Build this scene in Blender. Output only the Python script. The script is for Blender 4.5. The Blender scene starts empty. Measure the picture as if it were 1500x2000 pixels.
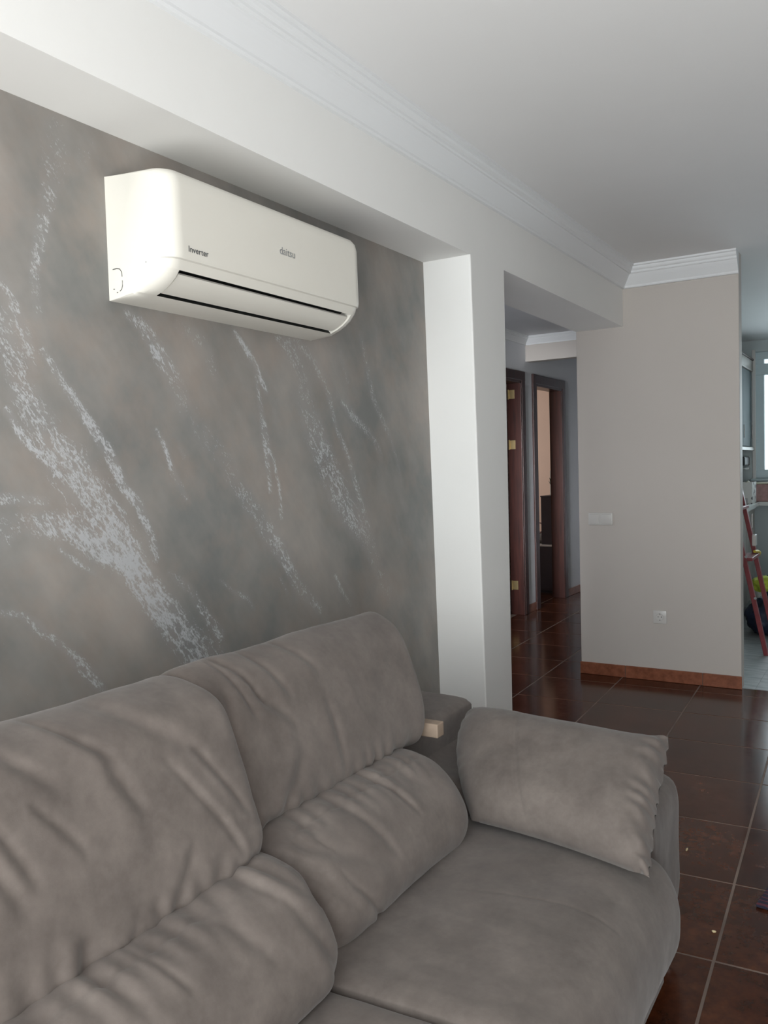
import bpy, bmesh, math, random
import numpy as np
from mathutils import Vector, Matrix, noise as mnoise

random.seed(7)
scene = bpy.context.scene
col = scene.collection

# ------------------------------------------------------------------ camera
cam_data = bpy.data.cameras.new('camera')
cam = bpy.data.objects.new('camera', cam_data)
col.objects.link(cam)
scene.camera = cam
cam_data.sensor_fit = 'VERTICAL'
cam_data.sensor_height = 24.0
cam_data.lens = 1642.0 * 24.0 / 2000.0
cam_data.clip_start = 0.02
_r = Vector((0.85297, 0.52123, -0.02761)); _d = Vector((0.0015957, -0.055495, -0.998458)); _f = Vector((-0.521962, 0.851608, -0.048167))
cam.matrix_world = Matrix(((_r.x, -_d.x, -_f.x, 0.0), (_r.y, -_d.y, -_f.y, 0.0), (_r.z, -_d.z, -_f.z, 1.30), (0, 0, 0, 1)))

# ------------------------------------------------------------------ light
world = bpy.data.worlds.new('world'); scene.world = world
world.use_nodes = True
bg = world.node_tree.nodes['Background']
bg.inputs[0].default_value = (0.86, 0.94, 1.0, 1); bg.inputs[1].default_value = 3.0

def area(name, loc, target, sx, sy, power, color):
    l = bpy.data.lights.new(name, 'AREA'); l.shape = 'RECTANGLE'; l.size = sx; l.size_y = sy
    l.energy = power; l.color = color
    o = bpy.data.objects.new(name, l); col.objects.link(o); o.location = loc
    o.rotation_euler = (Vector(target) - Vector(loc)).to_track_quat('-Z', 'Y').to_euler()
    return o
area('balcony_daylight', (-0.05, -0.52, 1.2), (-0.05, 3, 1.2), 2.7, 2.2, 66, (1.0, 0.985, 0.955))
area('upward_fill', (-0.05, -0.48, 0.5), (-0.05, 1.6, 2.3), 2.7, 0.7, 34, (1.0, 0.98, 0.95))  # added upward fill, lifts the ceiling and beam underside
hall_l = area('hall_fill', (-2.35, 3.05, 1.25), (-2.82, 6.1, 1.0), 0.7, 1.5, 22, (0.95, 0.97, 1.0)); hall_l.data.spread = math.radians(42)  # added fill lamp for the dim hall, no window at this end
area('kitchen_daylight', (0.3, 9.25, 1.7), (0.0, 5, 1.2), 2.4, 1.4, 55, (0.80, 0.93, 1.0))
area('bedroom_daylight', (-5.6, 8.6, 1.6), (-3.5, 9.6, 1.2), 1.2, 1.2, 22, (1.0, 0.93, 0.86))

scene.view_settings.view_transform = 'Standard'
scene.view_settings.look = 'None'
scene.view_settings.gamma = 1.0
scene.view_settings.use_curve_mapping = False
scene.view_settings.exposure = 0.0

# ------------------------------------------------------------------ literals (metres: y along the wall, z up)
# silver streaks trowelled into the plaster: (y, z, half width, density)
STREAKS = [
 [(1.277, 2.093, 0.0363, 0.2), (1.268, 2.033, 0.0411, 0.3), (1.246, 1.937, 0.024, 0.4), (1.217, 1.83, 0.0178, 0.5), (1.198, 1.759, 0.013, 0.5), (1.204, 1.66, 0.0118, 0.3)],
 [(1.358, 2.084, 0.0251, 0.2), (1.34, 2.032, 0.02, 0.2)],
 [(1.115, 1.733, 0.0159, 0.5), (1.143, 1.684, 0.0161, 0.5), (1.168, 1.622, 0.0163, 0.55), (1.181, 1.546, 0.0165, 0.4)],
 [(1.111, 1.647, 0.0295, 0.45), (1.131, 1.574, 0.0321, 0.5), (1.157, 1.488, 0.0349, 0.5), (1.21, 1.401, 0.0502, 0.55), (1.273, 1.321, 0.0641, 0.6), (1.341, 1.241, 0.0661, 0.65), (1.39, 1.158, 0.0599, 0.75), (1.445, 1.077, 0.0453, 0.85), (1.521, 0.976, 0.0469, 0.75), (1.606, 0.875, 0.0542, 0.6), (1.699, 0.779, 0.0652, 0.6)],
 [(1.213, 1.588, 0.0095, 0.55), (1.257, 1.529, 0.011, 0.6), (1.323, 1.44, 0.0151, 0.7), (1.379, 1.368, 0.018, 0.7), (1.421, 1.281, 0.0171, 0.7), (1.467, 1.235, 0.0161, 0.7), (1.5, 1.162, 0.0163, 0.6), (1.519, 1.095, 0.0137, 0.5)],
 [(1.118, 1.453, 0.0103, 0.7), (1.152, 1.394, 0.0105, 0.7), (1.2, 1.35, 0.0095, 0.8), (1.242, 1.31, 0.0109, 0.8)],
 [(1.09, 1.264, 0.0159, 0.5), (1.144, 1.262, 0.0116, 0.45), (1.202, 1.251, 0.012, 0.4)],
 [(1.086, 1.194, 0.0386, 0.4), (1.136, 1.212, 0.0255, 0.3), (1.199, 1.202, 0.0311, 0.6), (1.266, 1.192, 0.037, 0.7), (1.337, 1.15, 0.0433, 0.8), (1.403, 1.107, 0.0393, 0.8)],
 [(1.229, 1.146, 0.0049, 0.6), (1.276, 1.111, 0.0062, 0.6), (1.328, 1.076, 0.0051, 0.5)],
 [(1.561, 1.051, 0.0112, 0.3), (1.632, 1.001, 0.0144, 0.4), (1.677, 0.939, 0.0176, 0.5), (1.744, 0.856, 0.021, 0.5)],
 [(1.077, 1.025, 0.0079, 0.4), (1.131, 1.01, 0.0093, 0.45), (1.167, 0.978, 0.0142, 0.5), (1.237, 0.913, 0.0098, 0.5), (1.277, 0.869, 0.02, 0.5), (1.339, 0.788, 0.0128, 0.55)],
 [(1.46, 1.706, 0.0159, 0.45), (1.516, 1.672, 0.0217, 0.6), (1.556, 1.618, 0.0275, 0.65), (1.606, 1.557, 0.0281, 0.4), (1.631, 1.505, 0.0341, 0.3), (1.694, 1.426, 0.0379, 0.28), (1.791, 1.342, 0.0363, 0.3), (1.851, 1.261, 0.0341, 0.35), (1.927, 1.175, 0.035, 0.4), (2.006, 1.092, 0.0328, 0.5), (2.053, 1.024, 0.0233, 0.6), (2.114, 0.945, 0.0238, 0.4), (2.212, 0.856, 0.0211, 0.45)],
 [(1.632, 1.7, 0.0198, 0.25), (1.697, 1.674, 0.0232, 0.3), (1.744, 1.624, 0.0266, 0.3), (1.762, 1.583, 0.0209, 0.3)],
 [(1.849, 1.71, 0.0077, 0.7), (1.896, 1.668, 0.0109, 0.8), (1.939, 1.621, 0.0111, 0.8), (1.982, 1.548, 0.0113, 0.5)],
 [(1.937, 1.591, 0.0063, 0.5), (1.955, 1.494, 0.0128, 0.55), (1.97, 1.418, 0.0177, 0.6), (1.976, 1.342, 0.0129, 0.6), (1.985, 1.249, 0.0097, 0.5)],
 [(1.969, 1.403, 0.0097, 0.6), (2.007, 1.341, 0.0082, 0.6), (2.03, 1.263, 0.0082, 0.6), (2.035, 1.169, 0.0116, 0.4)],
 [(2.045, 1.716, 0.0131, 0.45), (2.115, 1.692, 0.0369, 0.45), (2.163, 1.601, 0.0342, 0.3), (2.185, 1.505, 0.0448, 0.35), (2.222, 1.424, 0.0559, 0.5), (2.289, 1.323, 0.0643, 0.5), (2.358, 1.219, 0.0621, 0.5), (2.432, 1.135, 0.0561, 0.5), (2.511, 1.067, 0.0421, 0.35), (2.592, 0.948, 0.0353, 0.3), (2.659, 0.844, 0.032, 0.25)],
 [(2.129, 1.726, 0.0236, 0.35), (2.221, 1.671, 0.0174, 0.4), (2.302, 1.578, 0.0143, 0.4), (2.341, 1.461, 0.0145, 0.4), (2.412, 1.358, 0.0148, 0.45), (2.499, 1.158, 0.0191, 0.5), (2.53, 1.102, 0.0192, 0.4)],
 [(2.384, 1.705, 0.0128, 0.3), (2.426, 1.613, 0.0111, 0.3)],
 [(2.391, 1.541, 0.0165, 0.4), (2.467, 1.483, 0.0207, 0.5), (2.582, 1.422, 0.0175, 0.35), (2.631, 1.358, 0.0158, 0.25)],
 [(2.516, 1.781, 0.0152, 0.3), (2.553, 1.668, 0.0154, 0.35), (2.583, 1.57, 0.0155, 0.4), (2.639, 1.498, 0.0158, 0.4), (2.707, 1.415, 0.0121, 0.3), (2.775, 1.261, 0.0103, 0.2)],
 [(2.62, 1.822, 0.0078, 0.2), (2.623, 1.674, 0.0078, 0.2)],
 [(1.537, 1.424, 0.0055, 0.5), (1.564, 1.383, 0.0097, 0.6), (1.584, 1.323, 0.0112, 0.6), (1.61, 1.282, 0.0113, 0.5), (1.635, 1.241, 0.0072, 0.4)],
 [(1.615, 1.377, 0.0057, 0.3), (1.632, 1.35, 0.0057, 0.3)],
 [(1.752, 1.009, 0.006, 0.35), (1.803, 0.971, 0.0077, 0.35), (1.868, 0.939, 0.0094, 0.4), (1.893, 0.905, 0.0063, 0.3)],
 [(2.314, 0.953, 0.0109, 0.5), (2.342, 0.906, 0.011, 0.5), (2.401, 0.844, 0.0074, 0.3)],
 [(2.02, 0.981, 0.0066, 0.4), (2.053, 0.929, 0.0067, 0.4)],
 [(2.73, 1.126, 0.0102, 0.2), (2.763, 1.026, 0.0103, 0.2)],
]
FOLDS = {
 'UR': [[(1.313, 0.925), (1.348, 0.883), (1.367, 0.827)], [(1.422, 0.892), (1.448, 0.833)], [(1.514, 0.923), (1.556, 0.878), (1.575, 0.845)], [(1.169, 0.936), (1.192, 0.881)], [(1.307, 0.896), (1.324, 0.818)], [(1.405, 0.676), (1.323, 0.603)], [(1.483, 0.570), (1.607, 0.565), (1.658, 0.568), (1.689, 0.589)], [(1.286, 0.593), (1.376, 0.583), (1.458, 0.573)], [(1.563, 0.741), (1.557, 0.624)], [(1.721, 0.571), (1.796, 0.587)], [(1.225, 0.841), (1.200, 0.798)], [(1.271, 0.840), (1.251, 0.773)], [(1.368, 0.826), (1.419, 0.780)]],
 'UL': [[(0.677, 0.841), (0.704, 0.800), (0.731, 0.739)], [(0.951, 0.920), (1.034, 0.855), (1.093, 0.810)], [(0.744, 0.897), (0.795, 0.848)], [(0.914, 0.829), (0.943, 0.767)], [(1.023, 0.650), (0.986, 0.604), (0.961, 0.575)], [(1.099, 0.619), (1.059, 0.590), (1.025, 0.566)], [(0.934, 0.603), (0.946, 0.565)], [(0.887, 0.589), (0.870, 0.570), (0.849, 0.563)], [(0.799, 0.609), (0.785, 0.578)], [(1.044, 0.775), (1.103, 0.687), (1.134, 0.628)], [(0.853, 0.905), (0.911, 0.855)], [(0.774, 0.807), (0.816, 0.752)], [(1.109, 0.785), (1.160, 0.701)], [(0.673, 0.773), (0.702, 0.718)]],
 'LR': [[(1.124, 0.657), (1.260, 0.585), (1.421, 0.506)], [(1.123, 0.646), (1.221, 0.571), (1.301, 0.505)], [(1.263, 0.639), (1.345, 0.588), (1.306, 0.595)], [(1.336, 0.490), (1.433, 0.370)], [(1.609, 0.654), (1.701, 0.576)], [(1.585, 0.638), (1.627, 0.553)], [(1.128, 0.629), (1.237, 0.553), (1.300, 0.480)], [(1.455, 0.592), (1.492, 0.511)]],
 'LL': [[(1.046, 0.660), (1.111, 0.578)], [(1.202, 0.565), (1.237, 0.485), (1.255, 0.409)], [(1.130, 0.614), (1.182, 0.545)], [(1.219, 0.511), (1.265, 0.429), (1.232, 0.381)], [(0.830, 0.624), (0.867, 0.558)], [(0.972, 0.609), (1.030, 0.529)], [(1.141, 0.518), (1.182, 0.423)], [(0.747, 0.638), (0.789, 0.572)]],
}


# ------------------------------------------------------------------ materials
def srgb(r, g, b):
    f = lambda c: (c / 255 / 12.92) if c / 255 <= 0.04045 else ((c / 255 + 0.055) / 1.055) ** 2.4
    return (f(r), f(g), f(b), 1.0)

class NT:
    def __init__(s, name):
        s.m = bpy.data.materials.new(name); s.m.use_nodes = True
        s.t = s.m.node_tree; s.b = s.t.nodes['Principled BSDF']; s.out = s.t.nodes['Material Output']
    def n(s, typ, **kw):
        nd = s.t.nodes.new(typ)
        for k, v in kw.items(): setattr(nd, k, v)
        return nd
    def l(s, a, b): s.t.links.new(a, b)
    def set(s, **kw):
        for k, v in kw.items(): s.b.inputs[k.replace('_', ' ')].default_value = v
    def noise(s, scale, detail=3.0, rough=0.5, vec=None):
        nd = s.n('ShaderNodeTexNoise'); nd.inputs['Scale'].default_value = scale
        nd.inputs['Detail'].default_value = detail; nd.inputs['Roughness'].default_value = rough
        if vec is not None: s.l(vec, nd.inputs['Vector'])
        return nd
    def ramp(s, fac, stops):
        nd = s.n('ShaderNodeValToRGB'); e = nd.color_ramp.elements
        while len(e) < len(stops): e.new(0.5)
        for el, (p, c) in zip(e, stops): el.position = p; el.color = c
        s.l(fac, nd.inputs['Fac']); return nd
    def mix(s, fac, a, b, mode='MIX'):
        nd = s.n('ShaderNodeMix', data_type='RGBA', blend_type=mode)
        for sock, v in ((nd.inputs[0], fac), (nd.inputs[6], a), (nd.inputs[7], b)):
            if hasattr(v, 'is_output'): s.l(v, sock)
            else: sock.default_value = v
        return nd.outputs[2]
    def math(s, op, a, b=0.0, clamp=False):
        nd = s.n('ShaderNodeMath', operation=op); nd.use_clamp = clamp
        for sock, v in ((nd.inputs[0], a), (nd.inputs[1], b)):
            if hasattr(v, 'is_output'): s.l(v, sock)
            else: sock.default_value = v
        return nd.outputs[0]
    def bump(s, h, strength=0.2, dist=0.01):
        nd = s.n('ShaderNodeBump'); nd.inputs['Strength'].default_value = strength; nd.inputs['Distance'].default_value = dist
        s.l(h, nd.inputs['Height']); s.l(nd.outputs[0], s.b.inputs['Normal']); return nd
    def coords(s, kind='Object'):
        return s.n('ShaderNodeTexCoord').outputs[kind]

def plain(name, color, rough=0.5, metallic=0.0, vary=0.0, scale=8.0, bump=0.0, bscale=200.0):
    t = NT(name); t.set(Roughness=rough, Metallic=metallic)
    c = t.coords()
    if vary > 0:
        nz = t.noise(scale, 4, 0.6, c)
        lo = tuple(max(0, x * (1 - vary)) for x in color[:3]) + (1,); hi = tuple(min(1, x * (1 + vary)) for x in color[:3]) + (1,)
        rp = t.ramp(nz.outputs['Fac'], [(0.3, lo), (0.7, hi)])
        t.l(rp.outputs['Color'], t.b.inputs['Base Color'])
    else:
        t.b.inputs['Base Color'].default_value = color
    if bump > 0:
        nz = t.noise(bscale, 2, 0.5, c); t.bump(nz.outputs['Fac'], bump, 0.002)
    return t.m

M = {}
M['paint'] = plain('wall_paint_white', (0.80, 0.80, 0.785, 1), 0.6, vary=0.015, scale=2.0, bump=0.05, bscale=140)
M['paint_warm'] = plain('wall_paint_warm', (0.52, 0.480, 0.445, 1), 0.55, vary=0.02, scale=1.5, bump=0.05, bscale=140)
M['ceiling'] = plain('ceiling_paint', (0.80, 0.80, 0.80, 1), 0.7, vary=0.015, scale=1.2)
M['hall_paint'] = plain('hall_paint', (0.70, 0.71, 0.74, 1), 0.6, vary=0.02, scale=2.0)
M['plaster_moulding'] = plain('plaster_moulding', (0.76, 0.775, 0.79, 1), 0.5)
M['pink_paint'] = plain('bedroom_paint', (0.78, 0.60, 0.50, 1), 0.6, vary=0.03, scale=2.0)
M['kitchen_tile'] = plain('kitchen_wall_tile', (0.40, 0.42, 0.38, 1), 0.3, vary=0.08, scale=6)
M['kitchen_paint'] = plain('kitchen_paint', (0.62, 0.70, 0.72, 1), 0.6, vary=0.02)
M['side_wall'] = plain('side_wall_paint', (0.50, 0.47, 0.44, 1), 0.6, vary=0.03)
M['grout'] = plain('grout', (0.17, 0.125, 0.10, 1), 0.8, vary=0.35, scale=3)
M['grout_grey'] = plain('grout_grey', (0.3, 0.32, 0.33, 1), 0.8, vary=0.1)
M['abs_white'] = plain('cream_plastic', (0.70, 0.68, 0.62, 1), 0.32, vary=0.01)
M['abs_side'] = M['abs_white']
M['slot_dark'] = plain('dark_slot', (0.02, 0.022, 0.02, 1), 0.6, vary=0.1)
M['print_dark'] = plain('dark_print', (0.05, 0.055, 0.06, 1), 0.5, vary=0.1)
M['print_grey'] = plain('grey_print', (0.32, 0.33, 0.34, 1), 0.35, metallic=0.4, vary=0.1)
M['switch'] = plain('switch_plastic', (0.60, 0.585, 0.565, 1), 0.25, vary=0.01)
M['brass'] = plain('brass', (0.72, 0.55, 0.28, 1), 0.3, metallic=1.0, vary=0.1)
M['chrome'] = plain('chrome', (0.75, 0.75, 0.77, 1), 0.12, metallic=1.0, vary=0.02)
M['dark_grey_lacquer'] = plain('dark_grey_lacquer', (0.045, 0.042, 0.055, 1), 0.45, vary=0.1)
M['white_lacquer'] = plain('white_lacquer', (0.75, 0.75, 0.74, 1), 0.3, vary=0.02)
M['leaf'] = plain('leaf_green', (0.03, 0.055, 0.02, 1), 0.5, vary=0.4, scale=40)
M['red_metal'] = plain('red_painted_wood', (0.20, 0.022, 0.028, 1), 0.4, vary=0.15, scale=20)
M['yellow'] = plain('yellow_plastic', (0.62, 0.50, 0.06, 1), 0.5, vary=0.1)
M['hivis'] = plain('hi_vis_cloth', (0.45, 0.55, 0.06, 1), 0.8, vary=0.2, scale=30)
M['navy'] = plain('navy_bag', (0.018, 0.028, 0.06, 1), 0.5, vary=0.4, scale=20)
M['blue'] = plain('blue_plastic', (0.02, 0.07, 0.42, 1), 0.35, vary=0.1)
M['teal'] = plain('teal_plastic', (0.05, 0.28, 0.40, 1), 0.4, vary=0.1)
M['white_cloth'] = plain('white_cloth', (0.60, 0.60, 0.58, 1), 0.8, vary=0.12, scale=25)
M['pink_cloth'] = plain('pink_cloth', (0.42, 0.26, 0.25, 1), 0.8, vary=0.2, scale=25)
M['cream'] = plain('cream_label', (0.70, 0.66, 0.52, 1), 0.6, vary=0.1, scale=25)
M['counter'] = plain('white_worktop', (0.70, 0.72, 0.70, 1), 0.25, vary=0.05)
M['cabinet_grey'] = plain('grey_cabinet_front', (0.12, 0.15, 0.16, 1), 0.85, vary=0.05)
M['cabinet_beige'] = plain('beige_cabinet_front', (0.30, 0.28, 0.25, 1), 0.45, vary=0.12, scale=5)
M['dark_brown'] = plain('dark_brown_box', (0.07, 0.05, 0.04, 1), 0.5, vary=0.2)
M['black_plastic'] = plain('black_plastic', (0.018, 0.022, 0.03, 1), 0.3, vary=0.2)
M['pvc'] = plain('white_window_pvc', (0.62, 0.74, 0.78, 1), 0.35, vary=0.01)
M['tan'] = plain('raw_plywood', (0.27, 0.205, 0.155, 1), 0.7, vary=0.12, scale=30)
M['crumb'] = plain('crumb', (0.6, 0.5, 0.3, 1), 0.8, vary=0.1)

def wood():
    t = NT('mahogany_wood'); c = t.coords()
    mp = t.n('ShaderNodeMapping'); mp.inputs['Scale'].default_value = (22, 22, 1.2); t.l(c, mp.inputs['Vector'])
    nz = t.noise(3.0, 5, 0.6, mp.outputs[0])
    rp = t.ramp(nz.outputs['Fac'], [(0.3, (0.018, 0.0055, 0.0045, 1)), (0.7, (0.046, 0.013, 0.0095, 1))])
    t.l(rp.outputs['Color'], t.b.inputs['Base Color']); t.set(Roughness=0.3)
    t.bump(nz.outputs['Fac'], 0.1, 0.001); return t.m
M['wood'] = wood()

def floor_tile():
    t = NT('brown_glazed_tile'); c = t.coords('Object')
    oi = t.n('ShaderNodeObjectInfo')
    add = t.n('ShaderNodeVectorMath', operation='MULTIPLY_ADD')
    cmb = t.n('ShaderNodeCombineXYZ')
    for k in range(3): t.l(oi.outputs['Random'], cmb.inputs[k])
    t.l(cmb.outputs[0], add.inputs[0]); add.inputs[1].default_value = (37, 91, 53); t.l(c, add.inputs[2])
    n1 = t.noise(5.0, 6, 0.62, add.outputs[0]); n2 = t.noise(28.0, 5, 0.65, add.outputs[0])
    rp = t.ramp(n1.outputs['Fac'], [(0.30, (0.036, 0.0100, 0.0036, 1)), (0.5, (0.060, 0.0170, 0.0070, 1)), (0.70, (0.088, 0.028, 0.0125, 1))])
    rp2 = t.ramp(n2.outputs['Fac'], [(0.35, (0.62, 0.62, 0.62, 1)), (0.65, (1.2, 1.18, 1.15, 1))])
    mx = t.mix(1.0, rp.outputs['Color'], rp2.outputs['Color'], 'MULTIPLY')
    hs = t.n('ShaderNodeHueSaturation'); t.l(mx, hs.inputs['Color'])
    v = t.math('MULTIPLY_ADD', oi.outputs['Random'], 0.3); 
    nd = v.node; nd.inputs[2].default_value = 0.85
    t.l(v, hs.inputs['Value'])
    t.l(hs.outputs[0], t.b.inputs['Base Color'])
    rr = t.ramp(n2.outputs['Fac'], [(0.3, (0.13, 0.13, 0.13, 1)), (0.75, (0.17, 0.17, 0.17, 1))])
    t.l(rr.outputs['Color'], t.b.inputs['Roughness'])
    t.b.inputs['Specular IOR Level'].default_value = 0.22
    t.bump(n1.outputs['Fac'], 0.02, 0.004); return t.m
M['tile'] = floor_tile()

def grey_tile():
    t = NT('pale_grey_kitchen_tile'); c = t.coords('Object')
    mp = t.n('ShaderNodeMapping'); mp.inputs['Scale'].default_value = (2, 9, 1); t.l(c, mp.inputs['Vector'])
    nz = t.noise(3, 5, 0.6, mp.outputs[0])
    rp = t.ramp(nz.outputs['Fac'], [(0.35, (0.22, 0.25, 0.26, 1)), (0.6, (0.40, 0.43, 0.43, 1))])
    t.l(rp.outputs['Color'], t.b.inputs['Base Color']); t.set(Roughness=0.35); return t.m
M['grey_tile'] = grey_tile()

def skirting_tile():
    t = NT('terracotta_skirting'); c = t.coords('Object')
    nz = t.noise(30, 5, 0.6, c)
    rp = t.ramp(nz.outputs['Fac'], [(0.3, (0.17, 0.055, 0.028, 1)), (0.7, (0.30, 0.11, 0.06, 1))])
    t.l(rp.outputs['Color'], t.b.inputs['Base Color']); t.set(Roughness=0.3); return t.m
M['skirting'] = skirting_tile()

def plaster_streaks():
    t = NT('grey_plaster_with_silver_streaks'); c = t.coords('Object')
    at = t.n('ShaderNodeAttribute', attribute_name='streak')
    st = at.outputs['Fac']
    # flecks follow the trowel, down and along the wall
    mp = t.n('ShaderNodeMapping', vector_type='TEXTURE'); mp.inputs['Rotation'].default_value = (math.radians(-54), 0, 0); mp.inputs['Scale'].default_value = (1, 2.0, 1.0)
    t.l(c, mp.inputs['Vector'])
    fine = t.noise(250.0, 3, 0.65, mp.outputs[0]); mid = t.noise(34.0, 5, 0.65, mp.outputs[0])
    mpr = t.n('ShaderNodeMapping', vector_type='TEXTURE'); mpr.inputs['Rotation'].default_value = (math.radians(-52), 0, 0); mpr.inputs['Scale'].default_value = (1, 2.8, 1.0)
    t.l(c, mpr.inputs['Vector']); rn = t.noise(46.0, 4, 0.6, mpr.outputs[0])
    ab = t.math('ABSOLUTE', t.math('MULTIPLY_ADD', rn.outputs['Fac'], 2.0)); ab.node.inputs[0].links[0].from_node.inputs[2].default_value = -1.0
    ridge = t.math('POWER', t.math('SUBTRACT', 1.0, ab), 3.5)
    f = t.math('ADD', t.math('MULTIPLY', fine.outputs['Fac'], 0.50), t.math('MULTIPLY', ridge, 0.26))
    f = t.math('ADD', f, t.math('MULTIPLY', mid.outputs['Fac'], 0.16))
    th = t.math('MULTIPLY_ADD', st, 0.365); th.node.inputs[2].default_value = -0.685
    g = t.math('ADD', f, th)
    mask = t.math('MULTIPLY', t.math('MULTIPLY', g, 7.5, True), 0.9)
    big = t.noise(2.6, 5, 0.6, c); big2 = t.noise(7.0, 5, 0.65, c)
    mp2 = t.n('ShaderNodeMapping', vector_type='TEXTURE'); mp2.inputs['Rotation'].default_value = (math.radians(-56), 0, 0); mp2.inputs['Scale'].default_value = (1, 3.0, 1.0)
    t.l(c, mp2.inputs['Vector']); strk = t.noise(5.0, 5, 0.6, mp2.outputs[0])
    base = t.ramp(big.outputs['Fac'], [(0.36, (0.188, 0.190, 0.186, 1)), (0.50, (0.240, 0.230, 0.219, 1)), (0.64, (0.290, 0.268, 0.250, 1))])
    warm = t.ramp(big2.outputs['Fac'], [(0.46, (0, 0, 0, 1)), (0.72, (0.45, 0.45, 0.45, 1))])
    b2 = t.mix(warm.outputs['Color'], base.outputs['Color'], (0.300, 0.240, 0.205, 1))
    sh = t.ramp(strk.outputs['Fac'], [(0.3, (0.78, 0.80, 0.80, 1)), (0.7, (1.18, 1.16, 1.14, 1))])
    b3 = t.mix(1.0, b2, sh.outputs['Color'], 'MULTIPLY')
    # thin silver wash under the flecks
    wash = t.math('MULTIPLY', st, 0.30, True)
    b4 = t.mix(wash, b3, (0.36, 0.36, 0.37, 1))
    colr = t.mix(mask, b4, (0.56, 0.57, 0.59, 1))
    t.l(colr, t.b.inputs['Base Color'])
    met = t.math('MULTIPLY', mask, 0.35); t.l(met, t.b.inputs['Metallic'])
    ro = t.math('MULTIPLY_ADD', mask, -0.12); ro.node.inputs[2].default_value = 0.50
    t.l(ro, t.b.inputs['Roughness'])
    hgt = t.math('ADD', t.math('MULTIPLY', mask, 0.5), t.math('MULTIPLY', strk.outputs['Fac'], 0.6))
    t.bump(hgt, 0.35, 0.004); return t.m
M['streak_plaster'] = plaster_streaks()

def sofa_fabric(name, k=1.0):
    t = NT(name); c = t.coords('Object')
    n1 = t.noise(9.0, 5, 0.65, c); n2 = t.noise(60.0, 4, 0.6, c)
    mp = t.n('ShaderNodeMapping'); mp.inputs['Scale'].default_value = (300, 300, 300); t.l(c, mp.inputs['Vector'])
    weave = t.noise(2.0, 2, 0.5, mp.outputs[0])
    rp = t.ramp(n1.outputs['Fac'], [(0.3, (0.100 * k, 0.084 * k, 0.076 * k, 1)), (0.7, (0.156 * k, 0.133 * k, 0.120 * k, 1))])
    r2 = t.ramp(n2.outputs['Fac'], [(0.3, (0.92, 0.92, 0.92, 1)), (0.7, (1.06, 1.06, 1.06, 1))])
    mx = t.mix(1.0, rp.outputs['Color'], r2.outputs['Color'], 'MULTIPLY')
    t.l(mx, t.b.inputs['Base Color'])
    t.set(Roughness=0.85); t.b.inputs['Sheen Weight'].default_value = 0.16; t.b.inputs['Sheen Roughness'].default_value = 0.45
    t.b.inputs['Specular IOR Level'].default_value = 0.2
    t.bump(weave.outputs['Fac'], 0.12, 0.001); return t.m
M['sofa'] = sofa_fabric('taupe_brushed_fabric', 1.0)
M['sofa_seat'] = sofa_fabric('grey_taupe_brushed_fabric', 0.90)

def rug_mat():
    t = NT('navy_rug_pile'); c = t.coords('Object')
    w = t.n('ShaderNodeTexWave', wave_type='RINGS'); w.inputs['Scale'].default_value = 14; w.inputs['Distortion'].default_value = 3
    t.l(c, w.inputs['Vector'])
    rp = t.ramp(w.outputs['Fac'], [(0.75, (0.014, 0.016, 0.035, 1)), (0.95, (0.12, 0.03, 0.045, 1))])
    t.l(rp.outputs['Color'], t.b.inputs['Base Color']); t.set(Roughness=0.95)
    nz = t.noise(300, 2, 0.5, c); t.bump(nz.outputs['Fac'], 0.5, 0.003); return t.m
M['rug'] = rug_mat()

def glass_mat():
    t = NT('window_glass')
    tr = t.n('ShaderNodeBsdfTransparent'); gl = t.n('ShaderNodeBsdfGlossy'); gl.inputs['Roughness'].default_value = 0.02
    nz = t.noise(1.0, 1, 0.5, t.coords()); fr = t.n('ShaderNodeFresnel'); fr.inputs['IOR'].default_value = 1.45
    tint = t.ramp(nz.outputs['Fac'], [(0.3, (0.95, 0.98, 0.98, 1)), (0.7, (0.98, 1, 1, 1))]); t.l(tint.outputs['Color'], tr.inputs['Color'])
    mx = t.n('ShaderNodeMixShader'); t.l(fr.outputs[0], mx.inputs[0]); t.l(tr.outputs[0], mx.inputs[1]); t.l(gl.outputs[0], mx.inputs[2])
    t.l(mx.outputs[0], t.out.inputs['Surface']); return t.m
M['glass'] = glass_mat()

def dotted():
    t = NT('white_box_with_dots'); c = t.coords()
    v = t.n('ShaderNodeTexVoronoi'); v.inputs['Scale'].default_value = 16; t.l(c, v.inputs['Vector'])
    rp = t.ramp(v.outputs['Distance'], [(0.26, (0.10, 0.10, 0.11, 1)), (0.32, (0.66, 0.66, 0.64, 1))])
    t.l(rp.outputs['Color'], t.b.inputs['Base Color']); t.set(Roughness=0.6); return t.m
M['dotted'] = dotted()

# ------------------------------------------------------------------ mesh helpers
def link_mesh(name, verts, faces, mat, parent=None, smooth=False, mats=None, face_mat=None):
    me = bpy.data.meshes.new(name); me.from_pydata([tuple(v) for v in verts], [], [tuple(f) for f in faces]); me.update()
    for m in (mats or [mat]): me.materials.append(m)
    if face_mat is not None: me.polygons.foreach_set('material_index', face_mat)
    if smooth: me.polygons.foreach_set('use_smooth', [True] * len(me.polygons))
    o = bpy.data.objects.new(name, me); col.objects.link(o)
    if parent is not None: o.parent = parent
    return o

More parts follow.
